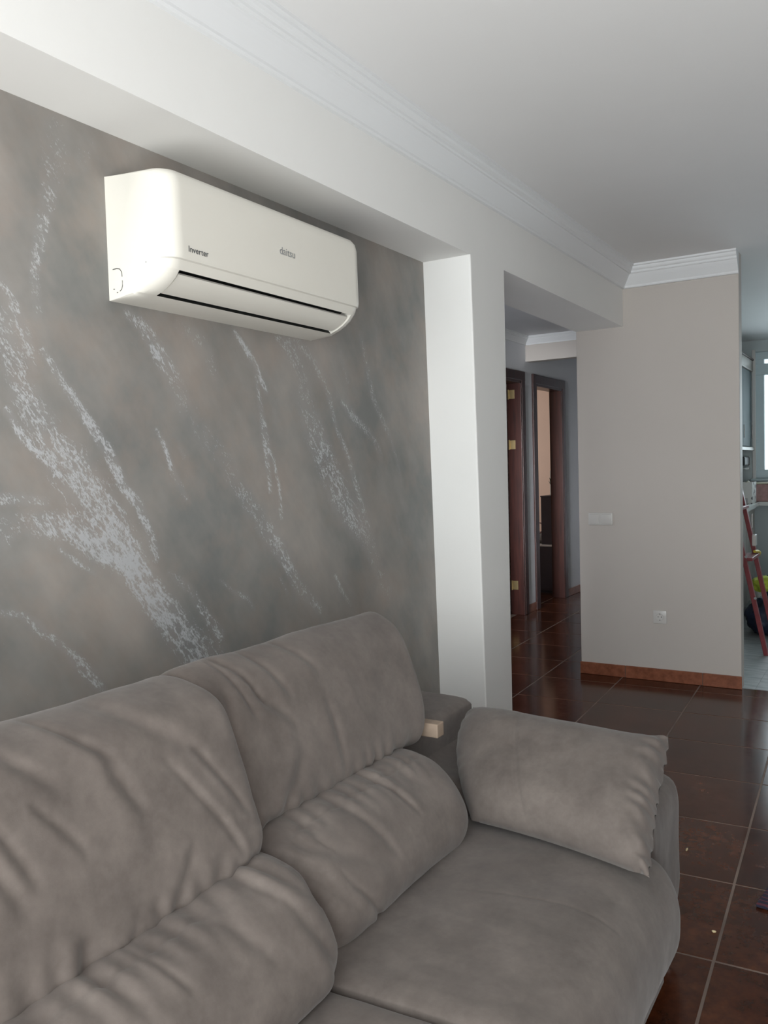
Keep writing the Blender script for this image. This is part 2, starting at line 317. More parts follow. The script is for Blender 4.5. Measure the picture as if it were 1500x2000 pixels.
class MB:
    def __init__(s): s.bm = bmesh.new()
    def box(s, x0, x1, y0, y1, z0, z1, bev=0.0, seg=2, rot=None):
        r = bmesh.ops.create_cube(s.bm, size=1.0)
        vs = r['verts']
        c = Vector(((x0 + x1) / 2, (y0 + y1) / 2, (z0 + z1) / 2))
        for v in vs:
            p = Vector((v.co.x * (x1 - x0), v.co.y * (y1 - y0), v.co.z * (z1 - z0)))
            v.co = (rot @ p if rot is not None else p) + c
        if bev > 0:
            es = list({e for v in vs for e in v.link_edges})
            bmesh.ops.bevel(s.bm, geom=es, offset=bev, segments=seg, affect='EDGES', profile=0.5)
        return s
    def tube(s, pts, r, n=10, cap=True):
        pts = [Vector(p) for p in pts]; rs = r if hasattr(r, '__len__') else [r] * len(pts)
        rings = []
        for i, p in enumerate(pts):
            d = (pts[min(i + 1, len(pts) - 1)] - pts[max(i - 1, 0)]).normalized()
            q = d.to_track_quat('Z', 'Y')
            rings.append([s.bm.verts.new(p + q @ Vector((rs[i] * math.cos(2 * math.pi * k / n), rs[i] * math.sin(2 * math.pi * k / n), 0))) for k in range(n)])
        for a, b in zip(rings, rings[1:]):
            for k in range(n): s.bm.faces.new((a[k], a[(k + 1) % n], b[(k + 1) % n], b[k]))
        if cap: s.bm.faces.new(rings[0][::-1]); s.bm.faces.new(rings[-1])
        return s
    def lathe(s, c, prof, n=24):
        rings = []
        for r, z in prof: rings.append([s.bm.verts.new((c[0] + r * math.cos(2 * math.pi * k / n), c[1] + r * math.sin(2 * math.pi * k / n), c[2] + z)) for k in range(n)])
        for a, b in zip(rings, rings[1:]):
            for k in range(n): s.bm.faces.new((a[k], a[(k + 1) % n], b[(k + 1) % n], b[k]))
        s.bm.faces.new(rings[0][::-1]); s.bm.faces.new(rings[-1]); return s
    def poly(s, pts): s.bm.faces.new([s.bm.verts.new(p) for p in pts]); return s
    def prism(s, poly, axis, a, b):
        """poly in the two other axes (in xyz order), extruded from a to b along axis"""
        def P(uv, w):
            if axis == 0: return (w, uv[0], uv[1])
            if axis == 1: return (uv[0], w, uv[1])
            return (uv[0], uv[1], w)
        A = [s.bm.verts.new(P(p, a)) for p in poly]; B = [s.bm.verts.new(P(p, b)) for p in poly]
        n = len(poly)
        for k in range(n): s.bm.faces.new((A[k], A[(k + 1) % n], B[(k + 1) % n], B[k]))
        s.bm.faces.new(A[::-1]); s.bm.faces.new(B); return s
    def build(s, name, mat, parent=None, smooth=False):
        bmesh.ops.recalc_face_normals(s.bm, faces=s.bm.faces)
        me = bpy.data.meshes.new(name); s.bm.to_mesh(me); s.bm.free()
        me.materials.append(mat)
        if smooth:
            me.polygons.foreach_set('use_smooth', [True] * len(me.polygons))
            try: me.set_sharp_from_angle(angle=math.radians(38))
            except Exception: pass
        o = bpy.data.objects.new(name, me); col.objects.link(o)
        if parent is not None: o.parent = parent
        return o

def empty(name, loc=(0, 0, 0)):
    o = bpy.data.objects.new(name, None); o.empty_display_size = 0.1; col.objects.link(o); o.location = loc; return o
def tag(o, label=None, cat=None, group=None, kind=None):
    if label: o['label'] = label
    if cat: o['category'] = cat
    if group: o['group'] = group
    if kind: o['kind'] = kind
    return o
def adopt(parent):
    """children were modelled in world space: keep them there under a moved Empty"""
    inv = Matrix.Translation(-parent.location)
    for c in [o for o in col.objects if o.parent == parent]:
        if c.type == 'MESH' and c.data.users == 1: c.data.transform(inv)
        else: c.location = c.location - parent.location
    for c in [o for o in col.objects if o.parent and o.parent.parent == parent]:
        if c.type == 'MESH' and c.data.users == 1: c.data.transform(inv)
        else: c.location = c.location - parent.location
def st(o, label=None): return tag(o, label, None, None, 'structure')

# ------------------------------------------------------------------ structure
H = 2.47; XA = -1.41; XM = -1.617; YF = 5.10; XE = -0.762
def clip(poly, axis, val, keep_less):
    out = []
    for i in range(len(poly)):
        a, b = poly[i - 1], poly[i]
        ia = (a[axis] <= val) == keep_less; ib = (b[axis] <= val) == keep_less
        if ia != ib:
            t = (val - a[axis]) / (b[axis] - a[axis]); out.append((a[0] + t * (b[0] - a[0]), a[1] + t * (b[1] - a[1])))
        if ib: out.append(b)
    return out
def tile_mesh(name, poly, mat, depth=0.010, bev=0.0022):
    cx = sum(p[0] for p in poly) / len(poly); cy = sum(p[1] for p in poly) / len(poly)
    n = len(poly); vs = [(p[0], p[1], -depth) for p in poly] + [(p[0], p[1], -bev) for p in poly]
    for p in poly:
        d = Vector((cx - p[0], cy - p[1])); d = d.normalized() * bev * 1.4 if d.length > 1e-6 else d
        vs.append((p[0] + d.x, p[1] + d.y, 0.0))
    fs = []
    for r in (0, n):
        for k in range(n): fs.append((r + k, r + (k + 1) % n, r + n + (k + 1) % n, r + n + k))
    fs.append(tuple(range(2 * n, 3 * n)))
    me = bpy.data.meshes.new(name); me.from_pydata(vs, [], fs); me.update(); me.materials.append(mat); return me
fl = st(MB().box(-6.2, 2.8, -1.0, 10.6, -0.12, -0.0008).build('floor', M['grout']))
ang = math.radians(2.5); P0 = Vector((-0.41, 2.253)); ex = Vector((math.cos(ang), math.sin(ang))); ey = Vector((-math.sin(ang), math.cos(ang)))
pitch = 0.4535; hw = pitch / 2 - 0.0022
full = tile_mesh('floor_tile', [(-hw, -hw), (hw, -hw), (hw, hw), (-hw, hw)], M['tile'])
for i in range(-9, 7):
    for j in range(-10, 19):
        c = P0 + ex * ((i + 0.5) * pitch) + ey * ((j + 0.5) * pitch)
        if c.x > 2.75 or c.y < -0.9 or c.y > 9.9: continue
        if c.y > 5.35 and c.x > -1.5: continue
        if c.x < -3.1 and not (7.0 < c.y < 9.9): continue
        corners = [c + ex * a + ey * b for a, b in ((-hw, -hw), (hw, -hw), (hw, hw), (-hw, hw))]
        crosses = c.x > -1.6 and max(p.y for p in corners) > 5.125
        if crosses:
            pl = clip([(p.x, p.y) for p in corners], 1, 5.125, True)
            if len(pl) < 3 or max(p[1] for p in pl) - min(p[1] for p in pl) < 0.01: continue
            me = tile_mesh('floor_tile', [(p[0] - c.x, p[1] - c.y) for p in pl], M['tile']); o = bpy.data.objects.new('floor_tile', me); o.location = (c.x, c.y, 0)
        else:
            o = bpy.data.objects.new('floor_tile', full); o.location = (c.x, c.y, 0.0); o.rotation_euler = (random.uniform(-.0012, .0012), random.uniform(-.0012, .0012), ang + random.choice((0, 1, 2, 3)) * math.pi / 2)
        col.objects.link(o); o.parent = fl
kf = st(MB().box(-1.6, 2.8, 5.128, 8.93, -0.0007, 0.0004).build('floor_kitchen', M['grout_grey']))
ktile = None
for i in range(0, 10):
    for j in range(0, 9):
        x = -1.37 + i * 0.45; y = 5.345 + j * 0.43
        if x > 2.5: continue
        if ktile is None: ktile = tile_mesh('kitchen_tile', [(-.224, -.214), (.224, -.214), (.224, .214), (-.224, .214)], M['grey_tile'], 0.0010, 0.0004)
        o = bpy.data.objects.new('kitchen_floor_tile', ktile); o.location = (x, y, 0.0015); col.objects.link(o); o.parent = kf

st(MB().box(-1.70, 2.8, -0.9, 9.1, H, H + 0.12).build('ceiling', M['ceiling']))
st(MB().box(-6.2, -1.70, 2.8, 10.6, 2.452, 2.6).build('ceiling_hall', M['hall_paint']))

# wall_left: recessed decorative plaster, a dense grid that carries the streak density
def streak_density(Y, Z):
    d = np.zeros_like(Y)
    for line in STREAKS:
        for (y0, z0, w0, d0), (y1, z1, w1, d1) in zip(line, line[1:]):
            vx, vz = y1 - y0, z1 - z0; L = vx * vx + vz * vz + 1e-9
            t = np.clip(((Y - y0) * vx + (Z - z0) * vz) / L, 0, 1)
            r = np.hypot(Y - (y0 + t * vx), Z - (z0 + t * vz)); w = w0 + t * (w1 - w0); dd = d0 + t * (d1 - d0)
            d = np.maximum(d, dd * np.exp(-(r / np.maximum(w, 0.004)) ** 4 * 0.9))
    return d
ny, nz = 420, 330
ys = np.linspace(0.6, 3.06, ny); zs = np.linspace(0.3, 2.127, nz)
Yg, Zg = np.meshgrid(ys, zs, indexing='ij')
den = streak_density(Yg, Zg)
V = np.stack([np.full(Yg.size, XM), Yg.ravel(), Zg.ravel()], 1)
idx = np.arange(ny * nz).reshape(ny, nz)
F = np.stack([idx[:-1, :-1], idx[1:, :-1], idx[1:, 1:], idx[:-1, 1:]], -1).reshape(-1, 4)
vl = V.tolist(); fls = F.tolist()
def addbox(x0, x1, y0, y1, z0, z1):
    b = len(vl)
    vl.extend([[x, y, z] for x in (x0, x1) for y in (y0, y1) for z in (z0, z1)])
    for q in ((0, 1, 3, 2), (4, 6, 7, 5), (0, 4, 5, 1), (2, 3, 7, 6), (0, 2, 6, 4), (1, 5, 7, 3)): fls.append([b + k for k in q])
addbox(-1.70, XM, -0.6, 0.6, 0.0, 2.127); addbox(-1.70, XM, 0.6, 3.08, 0.0, 0.3); addbox(-1.70, XM - 0.02, 0.6, 3.08, 0.3, 2.127)
wl = st(link_mesh('wall_left', vl, fls, M['streak_plaster']))
a = wl.data.attributes.new('streak', 'FLOAT', 'POINT')
vals = np.zeros(len(vl), np.float32); vals[:den.size] = den.ravel(); a.data.foreach_set('value', vals)

# beam, column
st(MB().box(-1.70, XA, -0.6, YF, 2.127, H).build('wall_left_beam', M['paint']))
mb = MB(); bm = mb.bm
vsb = [bm.verts.new(p) for p in ((-1.70, 3.055, 0), (XA, 3.055, 0), (XA, 3.312, 0), (-1.70, 3.312, 0), (-1.70, 2.988, 2.127), (XA, 2.988, 2.127), (XA, 3.318, 2.127), (-1.70, 3.318, 2.127))]
for q in ((0, 1, 2, 3), (4, 7, 6, 5), (0, 4, 5, 1), (1, 5, 6, 2), (2, 6, 7, 3), (3, 7, 4, 0)): bm.faces.new([vsb[k] for k in q])
bmesh.ops.bevel(bm, geom=[e for e in bm.edges if abs(e.verts[0].co.z - e.verts[1].co.z) > 1], offset=0.006, segments=3, affect='EDGES', profile=0.5)
st(mb.build('wall_left_column', M['paint']))
# far wall
mb = MB(); mb.box(-1.70, XE, YF, YF + 0.09, 0, H, 0.004, 2)
st(mb.build('wall_far', M['paint_warm']))
# dividing wall hall / kitchen behind it, and outer shell
st(MB().box(-1.70, -1.60, YF + 0.09, 9.1, 0, H).build('wall_kitchen_left', M['kitchen_tile']))
st(MB().box(2.6, 2.72, -0.92, 9.1, 0, H).build('wall_right', M['side_wall']))
BX0, BX1, BY = -1.45, 1.35, -0.60
mb = MB(); mb.box(-1.75, BX0, BY - 0.12, BY, 0, H); mb.box(BX1, 2.72, BY - 0.12, BY, 0, H); mb.box(BX0, BX1, BY - 0.12, BY, 2.34, H); mb.box(BX0, BX1, BY - 0.12, BY, 0, 0.06)
st(mb.build('wall_back', M['paint']))
bw = st(empty('window_1', (0.05, BY - 0.07, 0)))
mb = MB()
for x in (BX0, 0.015, BX1 - 0.07): mb.box(x, x + 0.07, BY - 0.10, BY - 0.04, 0.06, 2.34, 0.004)
for z in (0.06, 2.27): mb.box(BX0, BX1, BY - 0.10, BY - 0.04, z, z + 0.07, 0.004)
mb.build('window_frame', M['pvc'], bw)
for x0, x1 in ((BX0 + 0.07, 0.015), (0.085, BX1 - 0.07)): MB().box(x0, x1, BY - 0.075, BY - 0.068, 0.13, 2.27).build('pane', M['glass'], bw)
adopt(bw)

# kitchen back wall with its window
KX0, KX1, KZ0, KZ1 = -1.20, 1.10, 1.13, 2.36
mb = MB(); mb.box(-1.70, KX0, 8.93, 9.05, 0, H); mb.box(KX1, 2.72, 8.93, 9.05, 0, H); mb.box(KX0, KX1, 8.93, 9.05, 0, KZ0); mb.box(KX0, KX1, 8.93, 9.05, KZ1, H)
st(mb.build('wall_kitchen_back', M['kitchen_paint']))
kw = st(empty('window_2', (-0.05, 8.99, KZ0)))
mb = MB()
for x0, x1 in ((KX0, KX0 + 0.085), (-0.09, 0.0), (KX1 - 0.085, KX1)): mb.box(x0, x1, 8.95, 9.02, KZ0, KZ1, 0.006)
for z0, z1 in ((KZ0, KZ0 + 0.085), (2.135, 2.245), (2.285, KZ1)): mb.box(KX0, KX1, 8.945, 9.02, z0, z1, 0.006)
mb.build('window_frame', M['pvc'], kw)
for x0, x1 in ((KX0 + 0.085, -0.09), (0.0, KX1 - 0.085)):
    MB().box(x0, x1, 8.985, 8.992, KZ0 + 0.085, 2.135).build('pane', M['glass'], kw); MB().box(x0, x1, 8.985, 8.992, 2.245, 2.285).build('pane', M['glass'], kw)
MB().box(KX0 - 0.03, KX1 + 0.03, 8.86, 8.95, KZ0 - 0.025, KZ0, 0.004).build('window_sill', M['pvc'], kw)
MB().box(KX0 - 0.02, KX0 + 0.012, 8.915, 8.93, KZ0 - 0.03, KZ1 + 0.02, 0.003).build('window_casing', M['white_lacquer'], kw)
adopt(kw)

# hall: left wall with two doorways, lintel, end wall, rooms behind
XH = -2.82
D1 = (6.20, 6.94); D2 = (7.27, 7.985); DT = 2.065
mb = MB()
for y0, y1, z0, z1 in ((2.9, D1[0], 0, 2.452), (D1[0], D1[1], DT, 2.452), (D1[1], D2[0], 0, 2.452), (D2[0], D2[1], DT, 2.452), (D2[1], 10.4, 0, 2.452)): mb.box(XH - 0.10, XH, y0, y1, z0, z1)
st(mb.build('wall_hall_left', M['hall_paint']))
mb = MB(); mb.box(XH, -1.70, 10.2, 10.3, 0, 2.452); mb.box(-1.70, -1.60, 9.1, 10.3, 0, 2.5)
st(mb.build('wall_hall_end', M['hall_paint']))
st(MB().box(XH, -1.70, 2.88, 2.98, 0, 2.452).build('wall_hall_near', M['hall_paint']))
st(MB().box(XH, -1.70, 7.07, 7.17, 2.236, 2.452).build('trim_1', M['paint_warm']))
mb = MB(); mb.box(-6.1, -6.0, 7.05, 10.5, 0, 2.452); mb.box(-6.0, XH - 0.1, 10.4, 10.5, 0, 2.452); mb.box(-6.0, XH - 0.1, 7.05, 7.13, 0, 2.452)
st(mb.build('wall_bedroom', M['pink_paint']))
mb = MB(); mb.box(-5.1, -5.0, 4.4, 7.05, 0, 2.452); mb.box(-5.0, XH - 0.1, 4.4, 4.5, 0, 2.452)
st(mb.build('wall_side_room', M['hall_paint']))

# door casings and the open leaf
def doorway(name, y0, y1, label):
    e = st(empty(name, (XH, (y0 + y1) / 2, 0)), label); w = 0.07
    mb = MB()
    mb.box(XH - 0.115, XH + 0.014, y0 - 0.0, y0 + 0.03, 0, DT, 0.003); mb.box(XH - 0.115, XH + 0.014, y1 - 0.03, y1, 0, DT, 0.003); mb.box(XH - 0.115, XH + 0.014, y0, y1, DT - 0.03, DT, 0.003)
    mb.build('jamb', M['wood'], e)
    for a_, b_ in ((y0 - w, y0 + 0.008), (y1 - 0.008, y1 + w)): MB().box(XH, XH + 0.018, a_, b_, 0, DT + 0.0, 0.005).build('casing', M['wood'], e)
    MB().box(XH, XH + 0.019, y0 - w, y1 + w, DT - 0.008, DT + 0.075, 0.005).build('casing_head', M['wood'], e)
    return e
d1 = doorway('door_1', *D1, 'mahogany doorway nearest the living room with its door open inwards')
leaf = MB(); leaf.box(-0.70, 0.0, -0.0175, 0.0175, 0.01, 2.02, 0.003)
for z0, z1 in ((0.18, 0.85), (1.0, 1.85)):
    leaf.box(-0.60, -0.10, -0.024, 0.024, z0, z1, 0.006)
lf = leaf.build('door_leaf', M['wood'], d1)
R80 = Matrix.Translation((XH - 0.118, D1[1] - 0.055, 0)) @ Matrix.Rotation(math.radians(10), 4, 'Z'); lf.data.transform(R80)
for z in (0.22, 1.46, 1.90):
    hm = MB().tube([(XH - 0.10, D1[1] - 0.038, z), (XH - 0.10, D1[1] - 0.038, z + 0.085)], 0.008, 10)
    hm.box(XH - 0.10, XH - 0.045, D1[1] - 0.0335, D1[1] - 0.030, z + 0.004, z + 0.081)
    hm.build('hinge', M['brass'], d1)
adopt(d1)
d2 = doorway('door_2', *D2, 'mahogany doorway further down the hall opening on the pink bedroom')
adopt(d2)

# skirtings
bs = st(MB().box(-1.703, XE + 0.002, YF - 0.004, YF, 0.0, 0.072).build('baseboard_far', M['grout']))
for x0, x1 in ((-1.704, -1.4245), (-1.4205, -0.9755), (-0.9715, XE + 0.003)):
    MB().box(x0, x1, YF - 0.011, YF - 0.001, 0.001, 0.075, 0.002).build('skirting_tile', M['skirting'], bs)
mb = MB(); mb.box(XH, XH + 0.003, D1[1] + 0.071, D2[0] - 0.071, 0, 0.07); mb.box(XH, XH + 0.003, D2[1] + 0.071, 10.2, 0, 0.07)
hb = st(mb.build('baseboard_hall', M['grout']))
for y0, y1 in ((D1[1] + 0.072, D2[0] - 0.072), (D2[1] + 0.072, 8.5), (8.504, 8.95), (8.954, 9.4), (9.404, 9.85)):
    MB().box(XH + 0.001, XH + 0.010, y0, y1, 0.001, 0.075, 0.002).build('skirting_tile', M['skirting'], hb)

# cornices
CP = [(0.0, 0.122), (0.014, 0.122), (0.018, 0.116), (0.018, 0.108), (0.024, 0.100), (0.034, 0.086), (0.046, 0.070), (0.055, 0.056), (0.058, 0.050), (0.066, 0.050), (0.070, 0.044), (0.070, 0.036), (0.078, 0.030), (0.082, 0.022), (0.082, 0.014), (0.092, 0.010), (0.092, 0.0), (0.0, 0.0)]
def cornice(name, p0, p1, nrm, mitre0, mitre1, h=H, k=1.0):
    d = (Vector(p1) - Vector(p0)).normalized(); nrm = Vector(nrm); mb = MB(); A = []; B = []
    for o_, dz in CP:
        A.append(mb.bm.verts.new((Vector((p0[0], p0[1])) + nrm * o_ * k + d * o_ * k * mitre0).to_3d() + Vector((0, 0, h - dz * k))))
        B.append(mb.bm.verts.new((Vector((p1[0], p1[1])) + nrm * o_ * k - d * o_ * k * mitre1).to_3d() + Vector((0, 0, h - dz * k))))
    n = len(CP)
    for q in range(n): mb.bm.faces.new((A[q], A[(q + 1) % n], B[(q + 1) % n], B[q]))
    mb.bm.faces.new(A[::-1]); mb.bm.faces.new(B)
    return st(mb.build(name, M['plaster_moulding']))
cornice('trim_2', (XA, -0.6), (XA, YF), (1, 0), 0, 1)
cornice('trim_3', (XA, YF), (XE, YF), (0, -1), 1, 0)
cornice('trim_4', (XH, 3.0), (XH, 7.07), (1, 0), 0, 0, 2.452, 0.6)
cornice('trim_5', (XH, 7.07), (-1.70, 7.07), (0, -1), 0.0, 0, 2.452, 0.6)

# ------------------------------------------------------------------ air conditioner
ac = tag(empty('air_conditioner', (XM, 1.81, 1.727)), 'cream white split air conditioner mounted high on the grey streaked wall', 'air conditioner')
AY0, AY1 = 1.404, 2.216
def catmull(P, n, closed=False):
    P = np.array(P, float); m = len(P); out = []
    segs = m if closed else m - 1
    for i in range(segs):
        p1, p2 = P[i], P[(i + 1) % m]
        p0 = P[i - 1] if (closed or i > 0) else 2 * p1 - p2
        p3 = P[(i + 2) % m] if (closed or i + 2 < m) else 2 * p2 - p1
        for t in np.linspace(0, 1, n, endpoint=False):
            out.append(0.5 * ((2 * p1) + (-p0 + p2) * t + (2 * p0 - 5 * p1 + 4 * p2 - p3) * t * t + (-p0 + 3 * p1 - 3 * p2 + p3) * t ** 3))
    if not closed: out.append(P[-1])
    return np.array(out)
# profile (depth from wall, z), from the wall at the bottom round the front to the wall at the top
low = [(0.0, 1.727), (0.045, 1.727)]
u_in = [(0.090, 1.7285)]                                    # vent: lower lip
slot = [(0.110, 1.7325), (0.133, 1.7405), (0.156, 1.7525), (0.175, 1.7665), (0.1875, 1.7815)]
u_out = [(0.1935, 1.7915)]
up = [(0.1955, 1.7995), (0.1970, 1.8035), (0.2035, 1.8055), (0.2065, 1.815), (0.2060, 1.84), (0.205, 1.90), (0.204, 1.975), (0.199, 1.995), (0.187, 2.008), (0.165, 2.0145), (0.10, 2.018), (0.0, 2.020)]
prof = low + u_in + [(p[0], p[1]) for p in slot] + u_out + up
prof = np.array(prof); NS = len(low) + 1; NE = NS + len(slot)      # slot vertex index range NS..NE-1
R_ = 0.042
tl = [0.0, 0.0012, 0.004, 0.009, 0.016, 0.024, 0.033, 0.042]
e0 = 0.047; sl0, sl1 = AY0 + e0, AY1 - e0 + 0.002
stn = [AY0 + t for t in tl] + [sl0 - 0.0005, sl0 + 0.0005] + list(np.linspace(AY0 + 0.1, AY1 - 0.1, 6)) + [sl1 - 0.0005, sl1 + 0.0005] + [AY1 - t for t in tl[::-1]]
vs = []; 
# duplicate the slot border rows so the recess gets square walls
rows = []; 
for i, p in enumerate(prof):
    if i == NS: rows.append((p, False, i)); rows.append((p, True, i))
    elif i == NE - 1: rows.append((p, True, i)); rows.append((p, False, i))
    else: rows.append((p, NS < i < NE - 1, i))
npf = len(rows)
for y in stn:
    t = min(y - AY0, AY1 - y); ins = R_ - math.sqrt(max(0, R_ * R_ - (R_ - t) ** 2)) if t < R_ else 0.0
    for p, rec, i in rows:
        d, z = p
        f = min(1.0, d / 0.12)
        d2 = d - ins * f * (0.9 if d > 0.1 else 0.35)
        if z < 1.80: z2 = z + ins * 0.25 * f
        elif z > 1.99: z2 = z - ins * 0.22 * f
        else: z2 = z
        if rec and sl0 < y < sl1: d2 -= 0.020; z2 += 0.026
        vs.append((XM + d2, y, z2))
fs = []; fm = []
for a_ in range(len(stn) - 1):
    for b_ in range(npf - 1):
        fs.append((a_ * npf + b_, a_ * npf + b_ + 1, (a_ + 1) * npf + b_ + 1, (a_ + 1) * npf + b_))
        ym = (stn[a_] + stn[a_ + 1]) / 2
        fm.append(1 if ((rows[b_][1] or rows[b_ + 1][1]) and sl0 < ym < sl1) else 0)
fs.append(tuple(range(npf))[::-1]); fm.append(0); fs.append(tuple((len(stn) - 1) * npf + k for k in range(npf))); fm.append(0)
cas = link_mesh('casing', vs, fs, None, ac, True, [M['abs_white'], M['slot_dark']], fm)
cas.data.set_sharp_from_angle(angle=math.radians(32))
# louver blade
lp = np.array([(0.1165, 1.7385), (0.133, 1.7440), (0.153, 1.7545), (0.168, 1.7660), (0.1755, 1.7745)])
vs = []; fs = []
for off in (0.0, 0.006):
    for y in (sl0 + 0.006, sl1 - 0.006):
        for p in catmull(lp, 4): vs.append((XM + p[0] - off * 0.6 + 0.001, y, p[1] + off * 0.8))
nn = len(vs) // 4
for k in range(nn - 1):
    fs.append((k, k + 1, nn + k + 1, nn + k)); fs.append((2 * nn + k, 3 * nn + k, 3 * nn + k + 1, 2 * nn + k + 1))
    fs.append((k, 2 * nn + k, 2 * nn + k + 1, k + 1)); fs.append((nn + k, nn + k + 1, 3 * nn + k + 1, 3 * nn + k))
fs.append((0, nn, 3 * nn, 2 * nn)); fs.append((nn - 1, 3 * nn - 1, 4 * nn - 1, 2 * nn - 1))
lv = link_mesh('louver', vs, fs, M['abs_white'], ac, True); lv.data.set_sharp_from_angle(angle=math.radians(30))
MB().box(XM + 0.085, XM + 0.195, AY0 - 0.0, AY0 + 0.0, 1.7, 1.7).bm.free()
# knock-out outline on the side
mb = MB(); ko = [(0.016, 1.799), (0.030, 1.7995), (0.040, 1.797), (0.046, 1.789), (0.047, 1.778)]
ko2 = [(0.0475, 1.769), (0.0475, 1.757), (0.044, 1.749), (0.038, 1.745)]; ko3 = [(0.0275, 1.743), (0.0315, 1.7435)]; ko4 = [(0.016, 1.7525), (0.0205, 1.752)]
for k_ in (ko, ko2, ko3, ko4): mb.tube([(XM + p[0], AY0 + 0.0002, p[1]) for p in k_], 0.0011, 6)
mb.build('knockout_outline', M['slot_dark'], ac)
MB().tube([(XM + 0.128, AY0 + 0.0006, 1.7895), (XM + 0.150, AY0 + 0.0036, 1.7885), (XM + 0.160, AY0 + 0.0085, 1.788)], 0.0005, 5).build('panel_joint', M['print_grey'], ac)
MB().tube([(XM + 0.1285, AY0 + 0.003, 1.80), (XM + 0.1285, AY0 - 0.0002, 1.80)], 0.0018, 8).build('screw_dimple', M['print_grey'], ac)
def text(name, s, size, y, z, x, mat, parent, label):
    cu = bpy.data.curves.new(name, 'FONT'); cu.body = s; cu.size = size; cu.extrude = 0.0002; cu.align_x = 'LEFT'
    to = bpy.data.objects.new('tmp_text', cu); col.objects.link(to); bpy.context.view_layer.update()
    me = bpy.data.meshes.new_from_object(to.evaluated_get(bpy.context.evaluated_depsgraph_get()))
    bpy.data.objects.remove(to); me.name = name
    me.transform(Matrix.Translation((x, y, z)) @ Matrix(((0, 0, 1, 0), (1, 0, 0, 0), (0, 1, 0, 0), (0, 0, 0, 1))))
    me.materials.clear(); me.materials.append(mat)
    o = bpy.data.objects.new(name, me); col.objects.link(o); o.parent = parent
    if label: o['label'] = label
    return o
text('printed_text', 'Inverter', 0.0205, 1.462, 1.8235, XM + 0.2072, M['print_dark'], ac, 'small dark printed word Inverter')
text('printed_logo', 'daitsu', 0.029, 1.806, 1.889, XM + 0.2058, M['print_grey'], ac, 'pale grey printed lettering')
adopt(ac)

# ------------------------------------------------------------------ switch and socket on the far wall
sw = tag(empty('light_switch', (-1.5635, YF, 0.971)), 'double light switch plate at hand height on the far wall', 'light switch')
mb = MB(); mb.box(-1.639, -1.488, YF - 0.008, YF, 0.934, 1.009, 0.003); mb.build('plate', M['switch'], sw, True)
for x in (-1.602, -1.525):
    MB().box(-0.029, 0.029, -0.004, 0.003, -0.029, 0.029, 0.002, 2, Matrix.Rotation(math.radians(4), 3, 'X')).build('rocker', M['switch'], sw, True).data.transform(Matrix.Translation((x, YF - 0.009, 0.9715)))
adopt(sw)
so = tag(empty('power_socket', (-1.213, YF, 0.387)), 'square power socket low on the far wall', 'socket')
MB().box(-1.252, -1.174, YF - 0.008, YF, 0.348, 0.426, 0.003).build('plate', M['switch'], so, True)
mb = MB(); n_ = 28
ringo = [(0.0225 * math.cos(2 * math.pi * k / n_), 0.0225 * math.sin(2 * math.pi * k / n_)) for k in range(n_)]
rings = []
for r, dy in ((1.0, -0.0082), (1.0, -0.011), (0.90, -0.011), (0.87, -0.0085)): rings.append([mb.bm.verts.new((-1.213 + p[0] * r, YF + dy, 0.388 + p[1] * r)) for p in ringo])
for a_, b_ in zip(rings, rings[1:]):
    for k in range(n_): mb.bm.faces.new((a_[k], a_[(k + 1) % n_], b_[(k + 1) % n_], b_[k]))
mb.bm.faces.new(rings[-1]); mb.build('socket_well', M['switch'], so, True)
mb = MB()
for dx in (-0.0095, 0.0095): mb.tube([(-1.213 + dx, YF - 0.0083, 0.388), (-1.213 + dx, YF - 0.0093, 0.388)], 0.0028, 10)
for dz in (-0.0185, 0.0185): mb.box(-1.217, -1.209, YF - 0.0112, YF - 0.0085, 0.388 + dz - 0.0015, 0.388 + dz + 0.0015)
mb.build('contacts', M['slot_dark'], so)
adopt(so)

# ------------------------------------------------------------------ sofa
sofa = tag(empty('sofa', (-1.0, 1.2, 0.0)), 'taupe brushed fabric sofa with plump wrinkled cushions below the air conditioner', 'sofa')
def seg_dist(A, B, P):
    """distance of points (A,B) to polyline P, and position along it 0..1"""
    best = np.full(A.shape, 9.0); pos = np.zeros(A.shape); n = len(P) - 1
    for i in range(n):
        (a0, b0), (a1, b1) = P[i], P[i + 1]; va, vb = a1 - a0, b1 - b0; L = va * va + vb * vb + 1e-9
        t = np.clip(((A - a0) * va + (B - b0) * vb) / L, 0, 1); r = np.hypot(A - a0 - t * va, B - b0 - t * vb)
        m = r < best; best = np.where(m, r, best); pos = np.where(m, (i + t) / n, pos)
    return best, pos
def vnoise(P, f, seed, stretch=(1, 1, 1)):
    s = np.array(stretch) * f
    return np.array([mnoise.noise(Vector((p[0] * s[0] + seed, p[1] * s[1] + seed * 1.7, p[2] * s[2] - seed))) for p in P.reshape(-1, 3)]).reshape(P.shape[:-1])
def grid_normals(P, center):
    du = np.gradient(P, axis=0); dv = np.roll(P, -1, 1) - np.roll(P, 1, 1)
    N = np.cross(du, dv); N /= np.linalg.norm(N, axis=2, keepdims=True) + 1e-12
    s = np.sign(((P - center) * N).sum(2).mean()); return N * (s if s != 0 else 1)
